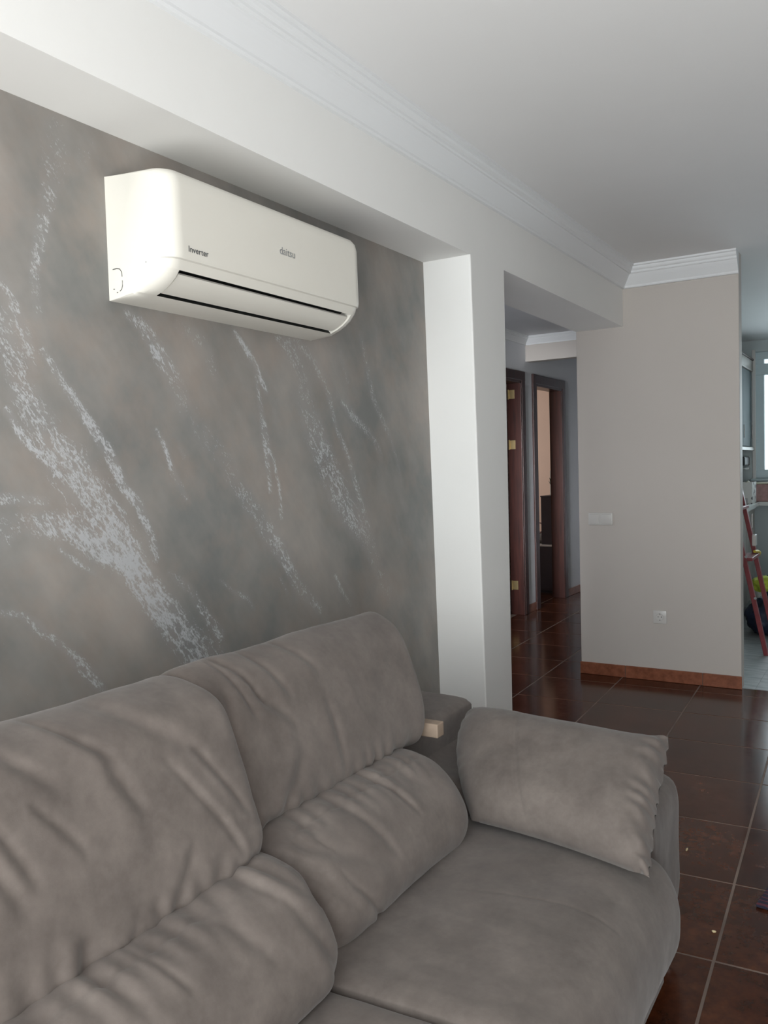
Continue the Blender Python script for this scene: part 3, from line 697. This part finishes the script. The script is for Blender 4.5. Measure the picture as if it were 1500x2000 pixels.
def cushion(name, prof, y0, y1, parent, mat, folds=(), end=0.10, k=0.45, bulge=0.02, ny=150, nv=150, wr=0.006, seed=1.0, fdepth=0.0070, fw=0.0095, pucker=(), morph=None, seamline=None, shear=0.0, faxes=(1, 2)):
    base = catmull(prof, 12, True)
    d = np.linalg.norm(np.diff(np.vstack([base, base[:1]]), axis=0), axis=1); s = np.concatenate([[0], np.cumsum(d)])
    u = np.linspace(0, s[-1], nv, endpoint=False)
    bx = np.interp(u, s, np.append(base[:, 0], base[0, 0])); bz = np.interp(u, s, np.append(base[:, 1], base[0, 1]))
    base = np.stack([bx, bz], 1); c = base.mean(0)
    # stations: end cap fan, rounded shoulder, body
    cap = [(0.0, 1 - k)]; sh = []
    capS = [0.02, 0.25, 0.5, 0.72, 0.88, 0.96]
    L = []
    for q in capS: L.append((-bulge * (1 - q ** 2), (1 - k) * q))
    for t in np.linspace(0, 1, 16): 
        dd = end * (1 - math.cos(t * math.pi / 2)); L.append((dd, 1 - k * (1 - math.sin(t * math.pi / 2))))
    left = [(y0 + a_, b_) for a_, b_ in L]; right = [(y1 - a_, b_) for a_, b_ in L[::-1]]
    mid = [(y, 1.0) for y in np.linspace(y0 + end, y1 - end, ny)[1:-1]]
    S = left + mid + right
    P = np.zeros((len(S), nv, 3))
    for i, (y, sc) in enumerate(S):
        pr = base
        if morph is not None: pr = morph(base, (y - y0) / (y1 - y0))
        cc = pr.mean(0); q = cc + (pr - cc) * sc
        P[i, :, 0] = q[:, 0]; P[i, :, 1] = y + shear * (q[:, 1] - 0.89) * max(0.0, (y - y0) / (y1 - y0)) ** 2; P[i, :, 2] = q[:, 1]
    cen = np.array([c[0], (y0 + y1) / 2, c[1]])
    N = grid_normals(P, cen)
    sc = np.array([b_ for _, b_ in S])[:, None]
    D = np.abs(vnoise(P, 7.0, seed + 30, (0.8, 1.7, 0.8))) * wr * -0.6 + vnoise(P, 4.0, seed) * wr * 1.6 + vnoise(P, 10.0, seed + 5) * wr * 0.5 + vnoise(P, 24.0, seed + 9) * wr * 0.16
    front = np.clip(N[..., 0] * 2.0 + 0.6, 0, 1) if faxes == (1, 2) else np.clip(N[..., 2] * 2.0 - 0.3, 0, 1)
    frnd = random.Random(int(seed * 10))
    for f in folds:
        if faxes == (1, 2):                                       # cloth folds run out softly past their ends
            a0, a1 = np.array(f[0]), np.array(f[1]); b0, b1 = np.array(f[-1]), np.array(f[-2])
            f = [tuple(a0 + (a0 - a1) * 0.45)] + list(f) + [tuple(b0 + (b0 - b1) * 0.45)]
            w = fw * frnd.uniform(0.75, 1.7); dp = fdepth * frnd.uniform(0.65, 1.15); side = frnd.choice((-1, 1))
        else: w, dp, side = fw, fdepth, 1
        r, pos = seg_dist(P[..., faxes[0]], P[..., faxes[1]], f); fade = np.sin(np.pi * np.clip(pos, 0, 1)) ** 0.8
        va, vb = f[-1][0] - f[0][0], f[-1][1] - f[0][1]; sg = np.sign(va * (P[..., faxes[1]] - f[0][1]) - vb * (P[..., faxes[0]] - f[0][0])) * side
        D += front * fade * (-dp * np.exp(-(r / w) ** 2) + dp * 0.45 * np.exp(-((r * sg - w * 1.7) / (w * 1.7)) ** 2))
    for (pa, pb, amp, lam, reach) in pucker:                     # gathers along a tight edge running with y at (x, z)
        for (yc, xz, ln) in [(None, pa, pb)]:
            r = np.hypot(P[..., 0] - xz[0], P[..., 2] - xz[1])
            ph = vnoise(P, 6.0, seed + 21) * 5.0
            D += amp * np.sin(2 * math.pi * P[..., 1] / lam + ph) * np.exp(-(r / reach) ** 2)
    if seamline is not None:
        r = np.hypot(P[..., 0] - seamline[0], P[..., 2] - seamline[1]); D -= 0.004 * np.exp(-(r / 0.006) ** 2)
    D *= np.clip((sc - (1 - k)) / k * 0.8 + 0.2, 0, 1)
    P += N * D[..., None]
    ns = len(S); idx = np.arange(ns * nv).reshape(ns, nv); nx = np.roll(idx, -1, 1)
    F = np.stack([idx[:-1], nx[:-1], nx[1:], idx[1:]], -1).reshape(-1, 4).tolist()
    F.append(list(range(nv))[::-1]); F.append([(ns - 1) * nv + q for q in range(nv)])
    o = link_mesh(name, P.reshape(-1, 3).tolist(), F, mat, parent, True)
    bm = bmesh.new(); bm.from_mesh(o.data); bmesh.ops.recalc_face_normals(bm, faces=bm.faces); bm.to_mesh(o.data); bm.free()
    return o

UP_R = [(-1.285, 0.904), (-1.225, 0.892), (-1.170, 0.850), (-1.118, 0.755), (-1.082, 0.665), (-1.078, 0.605), (-1.115, 0.570), (-1.25, 0.555), (-1.36, 0.60), (-1.395, 0.72), (-1.365, 0.85)]
UP_L = [(-1.265, 0.903), (-1.175, 0.898), (-1.112, 0.866), (-1.075, 0.790), (-1.045, 0.700), (-1.026, 0.620), (-1.018, 0.572), (-1.050, 0.540), (-1.20, 0.520), (-1.36, 0.60), (-1.395, 0.72), (-1.365, 0.85)]
LO_R = [(-1.13, 0.600), (-1.03, 0.592), (-0.960, 0.555), (-0.908, 0.490), (-0.893, 0.425), (-0.93, 0.375), (-1.05, 0.36), (-1.18, 0.38), (-1.22, 0.50), (-1.19, 0.58)]
LO_L = [(-1.10, 0.580), (-0.995, 0.580), (-0.915, 0.553), (-0.858, 0.490), (-0.838, 0.425), (-0.875, 0.375), (-1.05, 0.36), (-1.18, 0.38), (-1.22, 0.50), (-1.17, 0.57)]
def pinch_r(b, t):       # the crease climbs towards the gap between the two seats
    w = max(0.0, (t - 0.55) / 0.45) ** 2; q = b.copy(); m = np.clip((0.68 - q[:, 1]) / 0.08, 0, 1); q[:, 1] += 0.035 * w * m; return q
def lift_r(b, t):
    w = max(0.0, (t - 0.55) / 0.45) ** 2; q = b.copy(); m = np.clip((q[:, 1] - 0.50) / 0.06, 0, 1); q[:, 1] += 0.022 * w * m; return q
cushion('upper_back_cushion', UP_R, 1.225, 2.005, sofa, M['sofa'], FOLDS['UR'], 0.030, 0.09, 0.008, shear=0.22, seed=1.3, wr=0.004, pucker=[((-1.085, 0.585), 0, 0.0035, 0.055, 0.05)])
cushion('upper_back_cushion', UP_L, 0.395, 1.212, sofa, M['sofa'], FOLDS['UL'], 0.040, 0.15, 0.012, seed=4.1, wr=0.004, pucker=[((-1.035, 0.565), 0, 0.003, 0.06, 0.05)], morph=pinch_r)
cushion('lower_back_cushion', LO_R, 1.215, 1.872, sofa, M['sofa'], FOLDS['LR'], 0.10, 0.40, 0.02, seed=7.7, wr=0.004, pucker=[((-1.03, 0.594), 0, 0.0025, 0.05, 0.05)], seamline=(-1.025, 0.592))
cushion('lower_back_cushion', LO_L, 0.395, 1.225, sofa, M['sofa'], FOLDS['LL'], 0.09, 0.34, 0.03, seed=9.2, wr=0.004, pucker=[((-0.98, 0.58), 0, 0.0025, 0.05, 0.05)], seamline=(-0.978, 0.577), morph=lift_r)
# seats: long in x, thick, rounded front
SE = [(-1.02, 0.372), (-0.85, 0.392), (-0.65, 0.402), (-0.545, 0.399), (-0.470, 0.376), (-0.430, 0.320), (-0.420, 0.250), (-0.432, 0.185), (-0.475, 0.155), (-0.70, 0.14), (-1.02, 0.15)]
cushion('seat_cushion', SE, 1.195, 1.972, sofa, M['sofa_seat'], [[(1.585, -0.82), (1.605, -0.70), (1.613, -0.60), (1.610, -0.52), (1.600, -0.44)]], 0.055, 0.12, 0.004, seed=12.5, wr=0.004, nv=260, ny=220, faxes=(1, 0), fdepth=0.0018, fw=0.0045)
cushion('seat_cushion', [(x, z - 0.008) for x, z in SE], 0.395, 1.188, sofa, M['sofa_seat'], [[(0.785, -0.82), (0.805, -0.70), (0.813, -0.60), (0.810, -0.52), (0.800, -0.44)]], 0.055, 0.14, 0.004, seed=15.5, wr=0.004, nv=260, ny=220, faxes=(1, 0), fdepth=0.0018, fw=0.0045)
# arms, back frame, plinth, feet
ARM = [(-1.12, 0.458), (-0.85, 0.460), (-0.60, 0.462), (-0.528, 0.458), (-0.502, 0.415), (-0.50, 0.30), (-0.505, 0.14), (-0.55, 0.085), (-0.85, 0.08), (-1.12, 0.085), (-1.18, 0.3), (-1.17, 0.5)]
cushion('armrest', ARM, 1.985, 2.325, sofa, M['sofa_seat'], (), 0.05, 0.10, 0.004, seed=18.1, wr=0.004, ny=40)
cushion('armrest', ARM, 0.06, 0.385, sofa, M['sofa_seat'], (), 0.05, 0.10, 0.004, seed=19.1, wr=0.004, ny=40)
BK = [(-1.50, 0.574), (-1.30, 0.578), (-1.19, 0.576), (-1.160, 0.562), (-1.152, 0.52), (-1.155, 0.12), (-1.19, 0.085), (-1.45, 0.085), (-1.51, 0.12), (-1.52, 0.40), (-1.515, 0.55)]
cushion('back_frame', BK, 0.06, 2.395, sofa, M['sofa'], (), 0.025, 0.06, 0.002, seed=22.0, wr=0.002, ny=120)
MB().box(-1.1, -0.47, 0.40, 1.98, 0.07, 0.165, 0.01).build('plinth', M['sofa_seat'], sofa)
for y in (0.10, 2.285):
    for x in (-0.535, -1.45):
        MB().lathe((x, y, 0), [(0.017, 0), (0.019, 0.004), (0.019, 0.012), (0.015, 0.02), (0.015, 0.075), (0.03, 0.085), (0.03, 0.095)], 20).build('foot', M['chrome'], sofa, True)
adopt(sofa)

# cushion leaning on the arm
pil = None
def pillow(name, P00, P10, P01, P11, T, mat, nu=110, nvv=90, seed=30.0):
    P00, P10, P01, P11 = [np.array(p) for p in (P00, P10, P01, P11)]
    U, W = np.meshgrid(np.linspace(-1, 1, nu), np.linspace(-1, 1, nvv), indexing='ij')
    # corners stand out a little, edges pulled in
    Ux = U * (1 - np.where(U > 0, 0.035, -0.19) * (1 - W ** 2)); Wx = W * (1 - 0.055 * (1 - U ** 2))
    a = ((Ux + 1) / 2)[..., None]; b = ((Wx + 1) / 2)[..., None]
    B = (1 - a) * (1 - b) * P00 + a * (1 - b) * P10 + (1 - a) * b * P01 + a * b * P11
    n = np.cross(P10 - P00, P01 - P00); n /= np.linalg.norm(n)
    if n[2] < 0: n = -n
    h = T * ((1 - np.where(U > 0, np.abs(U) ** 16, np.abs(U) ** 3.2)) * (1 - np.abs(W) ** 3.0)) ** 0.5
    h = h * (1 - 0.22 * np.clip(U, 0, 1) ** 2)
    B = B + n * (0.022 * np.exp(-(((1 - U) * 1.3) ** 2 + (1 - W) ** 2) / 0.03) + 0.012 * np.exp(-(((1 - U) * 1.3) ** 2 + (1 + W) ** 2) / 0.02))[..., None]
    nzv = vnoise(B, 7.0, seed) * 0.009 + vnoise(B, 20.0, seed + 3) * 0.003
    edge = np.clip((np.abs(U) - 0.72) / 0.28, 0, 1) * np.where(U > 0, 1.0, 0.4)
    gath = np.sin(W * 26 + vnoise(B, 9, seed + 8) * 5) * 0.0085 * np.clip((np.abs(U) - 0.80) / 0.2, 0, 1) * np.where(U > 0, 1.0, 0.3)
    stitch = -0.004 * np.exp(-((U + 0.30 + 0.05 * W) / 0.02) ** 2)
    w = np.clip(h / T, 0, 1)
    front = B + n * (h * 0.85 + (nzv + stitch) * w + gath)[..., None]; back = B + n * (-h * 0.15 + gath * 0.5)[..., None]
    V = np.concatenate([front.reshape(-1, 3), back.reshape(-1, 3)]); idx = np.arange(nu * nvv).reshape(nu, nvv); o2 = nu * nvv
    F = [(idx[i, j], idx[i + 1, j], idx[i + 1, j + 1], idx[i, j + 1]) for i in range(nu - 1) for j in range(nvv - 1)]
    F += [(f[3] + o2, f[2] + o2, f[1] + o2, f[0] + o2) for f in F]
    me_o = link_mesh(name, V.tolist(), [tuple(int(q) for q in f) for f in F], mat, None, True)
    bm = bmesh.new(); bm.from_mesh(me_o.data); bmesh.ops.remove_doubles(bm, verts=bm.verts, dist=0.0006); bmesh.ops.recalc_face_normals(bm, faces=bm.faces); bm.to_mesh(me_o.data); bm.free()
    return me_o
pw = pillow('arm_pillow', (-0.918, 1.882, 0.412), (-0.452, 1.785, 0.413), (-1.065, 2.210, 0.600), (-0.485, 2.135, 0.598), 0.115, M['sofa'])
pw.data.materials[0] = M['sofa_seat']
tag(pw, 'taupe scatter cushion with gathered corners leaning on the sofa armrest', 'cushion')

tb = tag(MB().box(-0.074, 0.074, -0.019, 0.019, -0.019, 0.019, 0.003, 2).build('wooden_block', M['tan']), 'small tan wooden block poking out beside the right back cushion above the armrest', 'block')
tb.location = (-1.126, 1.978, 0.600)

# ------------------------------------------------------------------ rug and crumbs
ra = math.radians(-8)
rg = MB(); nn_ = 24
rg.box(0, 1.5, 0, 1.0, 0.0008, 0.011, 0.004, 2)
ro = rg.build('rug', M['rug'], None, True); ro.location = (-0.354, 2.590, 0); ro.rotation_euler = (0, 0, ra)
tag(ro, 'dark navy patterned rug lying on the brown tiles, only its corner in view', 'rug')
def blob(name, loc, r, mat, seed=0.0, amp=0.25, sub=3, parent=None, rot=0.0, freq=2.2):
    bm = bmesh.new(); bmesh.ops.create_icosphere(bm, subdivisions=sub, radius=1.0)
    for v in bm.verts:
        n = v.co.normalized(); k = 1 + amp * mnoise.noise(n * freq + Vector((seed, seed * 2, 0))) + amp * 0.5 * mnoise.noise(n * freq * 2.7 + Vector((0, seed, 7)))
        p = n * k; p.z = max(p.z, -0.8)
        v.co = Vector((p.x * r[0], p.y * r[1], (p.z + 0.8) * r[2] / 0.9))
    me = bpy.data.meshes.new(name); bm.to_mesh(me); bm.free(); me.materials.append(mat); me.polygons.foreach_set('use_smooth', [True] * len(me.polygons))
    o = bpy.data.objects.new(name, me); col.objects.link(o); o.location = loc; o.rotation_euler = (0, 0, rot)
    if parent is not None: o.parent = parent
    return o
tag(blob('crumb', (-0.434, 2.395, 0), (0.006, 0.004, 0.003), M['crumb'], 3, 0.4, 2), 'pale crumb on the floor between the sofa foot and the light grout line', 'crumb')
tag(blob('crumb', (-0.605, 2.875, 0), (0.003, 0.010, 0.003), M['crumb'], 5, 0.4, 2), 'tiny pale thread on the floor just past the sofa armrest', 'thread')

# ------------------------------------------------------------------ bedroom seen through the further door
lc = tag(empty('low_cabinet', (-3.24, 8.4, 0)), 'low dark grey cabinet with a white edged top in the pink bedroom', 'cabinet')
MB().box(-3.56, -2.955, 8.20, 8.62, 0.03, 0.485, 0.004).build('body', M['dark_grey_lacquer'], lc); MB().box(-3.55, -2.965, 8.215, 8.60, 0.0, 0.03).build('plinth', M['black_plastic'], lc)
MB().box(-3.57, -2.95, 8.19, 8.63, 0.485, 0.503, 0.003).build('worktop', M['white_lacquer'], lc)
MB().box(-3.55, -3.262, 8.190, 8.1985, 0.05, 0.47, 0.002).build('door', M['dark_grey_lacquer'], lc); MB().box(-3.256, -2.962, 8.190, 8.1985, 0.05, 0.47, 0.002).build('door', M['dark_grey_lacquer'], lc)
adopt(lc)
hc = tag(empty('upright_cabinet', (-3.07, 8.4, 0.503)), 'narrow upright dark grey cabinet standing on the low cabinet in the bedroom', 'cabinet')
MB().box(-3.142, -3.004, 8.22, 8.54, 0.505, 0.992, 0.003).build('body', M['dark_grey_lacquer'], hc); MB().box(-3.146, -3.000, 8.214, 8.545, 0.992, 1.005, 0.002).build('top_board', M['dark_grey_lacquer'], hc)
adopt(hc)
sh = tag(empty('wall_shelf', (-2.975, 8.42, 0.503)), 'small white shelf unit squeezed beside the upright cabinet by the bedroom door', 'shelf')
for z in (0.504, 0.66, 0.82, 0.96): MB().box(-2.996, -2.935, 8.30, 8.60, z, z + 0.012).build('shelf_board', M['white_lacquer'], sh)
MB().box(-2.945, -2.935, 8.30, 8.60, 0.504, 0.972).build('side_panel', M['white_lacquer'], sh)
adopt(sh)
pp = tag(empty('potted_plant', (-3.035, 8.38, 1.006)), 'dark leafy plant in a small pot on top of the upright bedroom cabinet', 'plant')
MB().lathe((-3.035, 8.38, 1.006), [(0.03, 0), (0.038, 0.06), (0.042, 0.062), (0.042, 0.07)], 16).build('pot', M['dark_grey_lacquer'], pp, True)
rnd = random.Random(4)
for k in range(22):
    a_ = rnd.uniform(0, 6.28); l_ = rnd.uniform(0.09, 0.17); up_ = rnd.uniform(0.25, 1.3); w_ = rnd.uniform(0.014, 0.024)
    b0 = Vector((-3.035, 8.38, 1.07)); dr = Vector((math.cos(a_), math.sin(a_), 0)); sd = Vector((-math.sin(a_), math.cos(a_), 0))
    m1 = b0 + dr * l_ * 0.5 * math.cos(up_ * 0.7) + Vector((0, 0, l_ * 0.55 * math.sin(up_))); t1 = b0 + dr * l_ * 0.8 * math.cos(up_ * 0.7) + Vector((0, 0, l_ * 0.9 * math.sin(up_)))
    th_ = Vector((0, 0, 0.002)); V_ = [b0 - sd * 0.003, b0 + sd * 0.003, m1 + sd * w_, t1, m1 - sd * w_]
    link_mesh('leaf', V_ + [v + th_ for v in V_], [(0, 1, 2, 3, 4), (9, 8, 7, 6, 5)] + [(i, 5 + i, 5 + (i + 1) % 5, (i + 1) % 5) for i in range(5)], M['leaf'], pp)
adopt(pp)
cd = tag(empty('candle', (-3.085, 8.36, 1.006)), 'white candle beside the plant on the upright bedroom cabinet', 'candle')
MB().lathe((-3.118, 8.48, 1.006), [(0.018, 0), (0.018, 0.17), (0.016, 0.176), (0.016, 0.25), (0.015, 0.253)], 16).build('wax', M['white_cloth'], cd, True)
MB().tube([(-3.118, 8.48, 1.258), (-3.117, 8.48, 1.27)], 0.002, 6).build('wick', M['slot_dark'], cd); adopt(cd)
tag(blob('folded_cloth', (-3.29, 8.40, 0.5035), (0.105, 0.12, 0.06), M['white_cloth'], 11, 0.3), 'crumpled white cloth on the low bedroom cabinet', 'cloth')
ring = [(-3.20 + 0.045 * math.cos(t), 8.30 + 0.02 * math.sin(t), 0.665 + 0.055 * math.sin(t)) for t in np.linspace(0.3, 6.0, 24)]
tag(MB().tube(ring + [(-3.155, 8.29, 0.63)], 0.007, 8).build('hair_band', M['pink_cloth'], None, True), 'looped pink band lying on the white cloth in the bedroom', 'band')

# ------------------------------------------------------------------ kitchen
E0 = Vector((-0.985, 5.95)); E1 = Vector((-1.125, 8.93)); ed = (E1 - E0).normalized(); en = Vector((ed.y, -ed.x))      # worktop edge of the left run
def XYo(a_, off): p = E0 + ed * a_ + en * off; return (p.x, p.y)
ZC = 0.92; Lr = (E1 - E0).length
wt = MB(); wt.prism([XYo(0, 0), XYo(Lr - 0.45, 0), (0.9, 8.34), (0.9, 8.925), (-1.595, 8.925), (-1.595, 5.95)], 2, ZC - 0.035, ZC)
tag(wt.build('worktop', M['counter']), 'white kitchen worktop running along the far kitchen wall to the window', 'worktop')
names = ['beige kitchen base cabinet behind the red ladder', 'beige kitchen base cabinet behind the heaped bags', 'beige kitchen base cabinet in the corner by the window']
for k, (a0, a1) in enumerate(((0.02, 0.80), (0.805, 1.60), (1.605, 2.36))):
    e = tag(empty('base_cabinet', (*XYo((a0 + a1) / 2, -0.05), 0)), names[k], 'cabinet', 'base cabinets of the left kitchen run')
    def quad(u0, u1, o0, o1): return [XYo(u0, o0), XYo(u1, o0), XYo(u1, o1), XYo(u0, o1)]
    MB().prism(quad(a0, a1, -0.40, -0.045), 2, 0.09, ZC - 0.036).build('body', M['cabinet_beige'], e); MB().prism(quad(a0, a1, -0.40, -0.09), 2, 0.0015, 0.09).build('plinth', M['dark_brown'], e)
    am = (a0 + a1) / 2
    for q0, q1 in ((a0 + 0.004, am - 0.002), (am + 0.002, a1 - 0.004)):
        d_ = MB().prism(quad(q0, q1, -0.0445, -0.026), 2, 0.10, ZC - 0.042).build('door', M['cabinet_beige'], e)
        c_ = XYo(q1 - 0.03 if q1 < am else q0 + 0.03, -0.026); MB().tube([(c_[0] + 0.012, c_[1], 0.72), (c_[0] + 0.012, c_[1], 0.84)], 0.005, 8).build('handle', M['chrome'], d_)
    adopt(e)
wc = tag(empty('wall_cabinet', (-1.42, 8.4, 1.43)), 'grey kitchen wall cabinet hanging beside the window', 'cabinet')
MB().box(-1.598, -1.245, 7.90, 8.925, 1.435, 2.17).build('body', M['cabinet_grey'], wc)
for y0, y1 in ((7.903, 8.40), (8.405, 8.90)):
    d_ = MB().box(-1.2445, -1.224, y0, y1, 1.445, 2.165, 0.002).build('door', M['cabinet_grey'], wc)
    MB().tube([(-1.214, y1 - 0.04, 1.52), (-1.214, y1 - 0.04, 1.64)], 0.005, 8).build('handle', M['chrome'], d_)
MB().box(-1.598, -1.21, 7.89, 8.925, 2.17, 2.275, 0.006).build('crown', M['cabinet_beige'], wc); MB().box(-1.598, -1.202, 7.885, 8.925, 2.275, 2.292, 0.003).build('cap_moulding', M['dark_brown'], wc)
MB().box(-1.598, -1.20, 7.88, 8.925, 1.405, 1.435, 0.003).build('bottom_board', M['cabinet_beige'], wc)
adopt(wc)
tag(blob('plastic_bag', (-1.27, 8.16, 2.2925), (0.06, 0.06, 0.075), M['white_lacquer'], 2.5, 0.35), 'crumpled white bag on top of the kitchen wall cabinet', 'bag')
ap = tag(empty('coffee_machine', (-1.36, 8.70, ZC)), 'dark coffee machine on the worktop under the wall cabinet', 'appliance')
MB().box(-1.50, -1.235, 8.55, 8.86, ZC + 0.0005, 1.11, 0.01).build('base', M['black_plastic'], ap); MB().box(-1.50, -1.30, 8.70, 8.86, 1.11, 1.26, 0.008).build('column', M['black_plastic'], ap)
MB().box(-1.50, -1.235, 8.55, 8.86, 1.26, 1.345, 0.012).build('head', M['black_plastic'], ap); MB().box(-1.49, -1.232, 8.546, 8.86, 1.225, 1.24, 0.002).build('trim_strip', M['chrome'], ap); adopt(ap)
bk = tag(empty('storage_box', (-1.22, 8.17, ZC)), 'white box with dark dots on the worktop below the dark coffee machine', 'box')
mb = MB(); mb.box(-1.34, -1.105, 8.05, 8.30, ZC + 0.0005, ZC + 0.005); mb.box(-1.34, -1.33, 8.05, 8.30, ZC + 0.005, 1.115); mb.box(-1.115, -1.105, 8.05, 8.30, ZC + 0.005, 1.115); mb.box(-1.33, -1.115, 8.05, 8.06, ZC + 0.005, 1.115); mb.box(-1.33, -1.115, 8.29, 8.30, ZC + 0.005, 1.115)
mb.build('box_body', M['dotted'], bk); adopt(bk)
tag(blob('blue_bottle', (-1.235, 8.12, ZC + 0.007), (0.035, 0.035, 0.105), M['teal'], 1, 0.15), 'pale blue container standing in the dotted white box', 'container')
tag(blob('cream_packet', (-1.165, 8.20, ZC + 0.007), (0.038, 0.055, 0.095), M['cream'], 6, 0.25), 'cream packet sticking out of the dotted white box', 'packet')
pb = tag(empty('patterned_box', (-1.08, 8.62, ZC)), 'pink patterned box with a pale cloth on it below the window', 'box')
MB().box(-1.17, -0.86, 8.50, 8.76, ZC + 0.0005, 1.085, 0.012).build('box_body', M['pink_cloth'], pb); MB().box(-1.175, -0.855, 8.495, 8.765, 1.085, 1.10, 0.006).build('lid', M['cream'], pb); adopt(pb)
db = tag(empty('wooden_tray', (-1.12, 7.32, ZC)), 'small dark brown open tray on the worktop nearest the dividing wall', 'tray')
mb = MB(); mb.box(-1.28, -1.065, 7.2, 7.5, ZC + 0.0005, ZC + 0.008); mb.box(-1.28, -1.272, 7.2, 7.5, ZC + 0.008, ZC + 0.075); mb.box(-1.073, -1.065, 7.2, 7.5, ZC + 0.008, ZC + 0.075); mb.box(-1.272, -1.073, 7.2, 7.208, ZC + 0.008, ZC + 0.075); mb.box(-1.272, -1.073, 7.492, 7.5, ZC + 0.008, ZC + 0.075)
mb.build('tray_body', M['dark_brown'], db); adopt(db)

ld = tag(empty('ladder', (-0.75, 6.25, 0)), 'dark red step ladder propped against the kitchen worktop', 'ladder')
def rail(x0, y, top):
    mb = MB(); sl = -0.205
    R_l = Matrix.Rotation(math.atan(sl), 3, 'Y'); L_ = top / math.cos(math.atan(sl))
    mb.box(-0.014, 0.014, -0.022, 0.022, 0.0, L_, 0.003)
    for v in mb.bm.verts: v.co = R_l @ v.co
    for v in mb.bm.verts: v.co.z = max(v.co.z, 0.002); v.co += Vector((x0, y, 0))
    return mb.build('rail', M['red_metal'], ld)
rail(-0.752, 6.07, 1.12); rail(-0.738, 6.45, 1.12)
for z in (0.64, 0.98):
    o = MB().box(-0.04, 0.04, 6.08, 6.44, z - 0.011, z + 0.011, 0.003).build('rung', M['red_metal'], ld); o.data.transform(Matrix.Translation((-0.745 - 0.205 * z, 0, 0)))
MB().tube([(-0.86, 6.36, 0.668), (-0.845, 6.42, 0.664), (-0.842, 6.47, 0.650), (-0.85, 6.475, 0.632)], 0.011, 8).build('yellow_strap', M['yellow'], ld, True)
MB().box(-0.885, -0.86, 6.415, 6.485, 0.70, 0.78, 0.005).build('white_clamp', M['switch'], ld)
for x, z in ((-0.815, 0.385), (-0.872, 0.662)): MB().tube([(x, 6.049, z), (x, 6.042, z)], 0.009, 12).build('bolt', M['chrome'], ld)
adopt(ld)

tag(blob('sack', (-0.835, 6.86, 0.0016), (0.155, 0.20, 0.135), M['navy'], 1.0, 0.22, 4), 'dark navy sack slumped on the kitchen floor, lowest of the heap', 'bag', 'dark sacks in the kitchen heap')
tag(blob('sack', (-0.84, 7.46, 0.0016), (0.15, 0.18, 0.195), M['navy'], 8.0, 0.22, 4), 'tall dark sack standing behind the heap of bags', 'bag', 'dark sacks in the kitchen heap')
tag(blob('work_jacket', (-0.865, 6.84, 0.325), (0.085, 0.11, 0.055), M['hivis'], 3.0, 0.35, 4, freq=3), 'crumpled yellow green work jacket lying over the navy sack', 'jacket')
tag(blob('white_rag', (-0.955, 7.22, 0.0016), (0.05, 0.05, 0.18), M['white_cloth'], 5.0, 0.3, 4, freq=3), 'white rag bundle standing between the dark sacks and the cabinets', 'rag')
sb = tag(empty('spray_bottle', (-0.84, 7.43, 0.417)), 'blue bottle with a teal cap on top of the dark sack', 'bottle')
MB().lathe((-0.84, 7.43, 0.417), [(0.045, 0), (0.048, 0.01), (0.048, 0.13), (0.025, 0.17), (0.02, 0.175)], 20).build('bottle_body', M['blue'], sb, True); MB().lathe((-0.84, 7.43, 0.592), [(0.022, 0), (0.022, 0.03), (0.03, 0.035), (0.03, 0.06), (0.012, 0.068)], 16).build('cap', M['teal'], sb, True); adopt(sb)
tag(blob('yellow_sponge', (-0.745, 6.90, 0.300), (0.03, 0.04, 0.035), M['yellow'], 9.0, 0.2), 'small yellow bundle on the navy sack beside the work jacket', 'bundle')
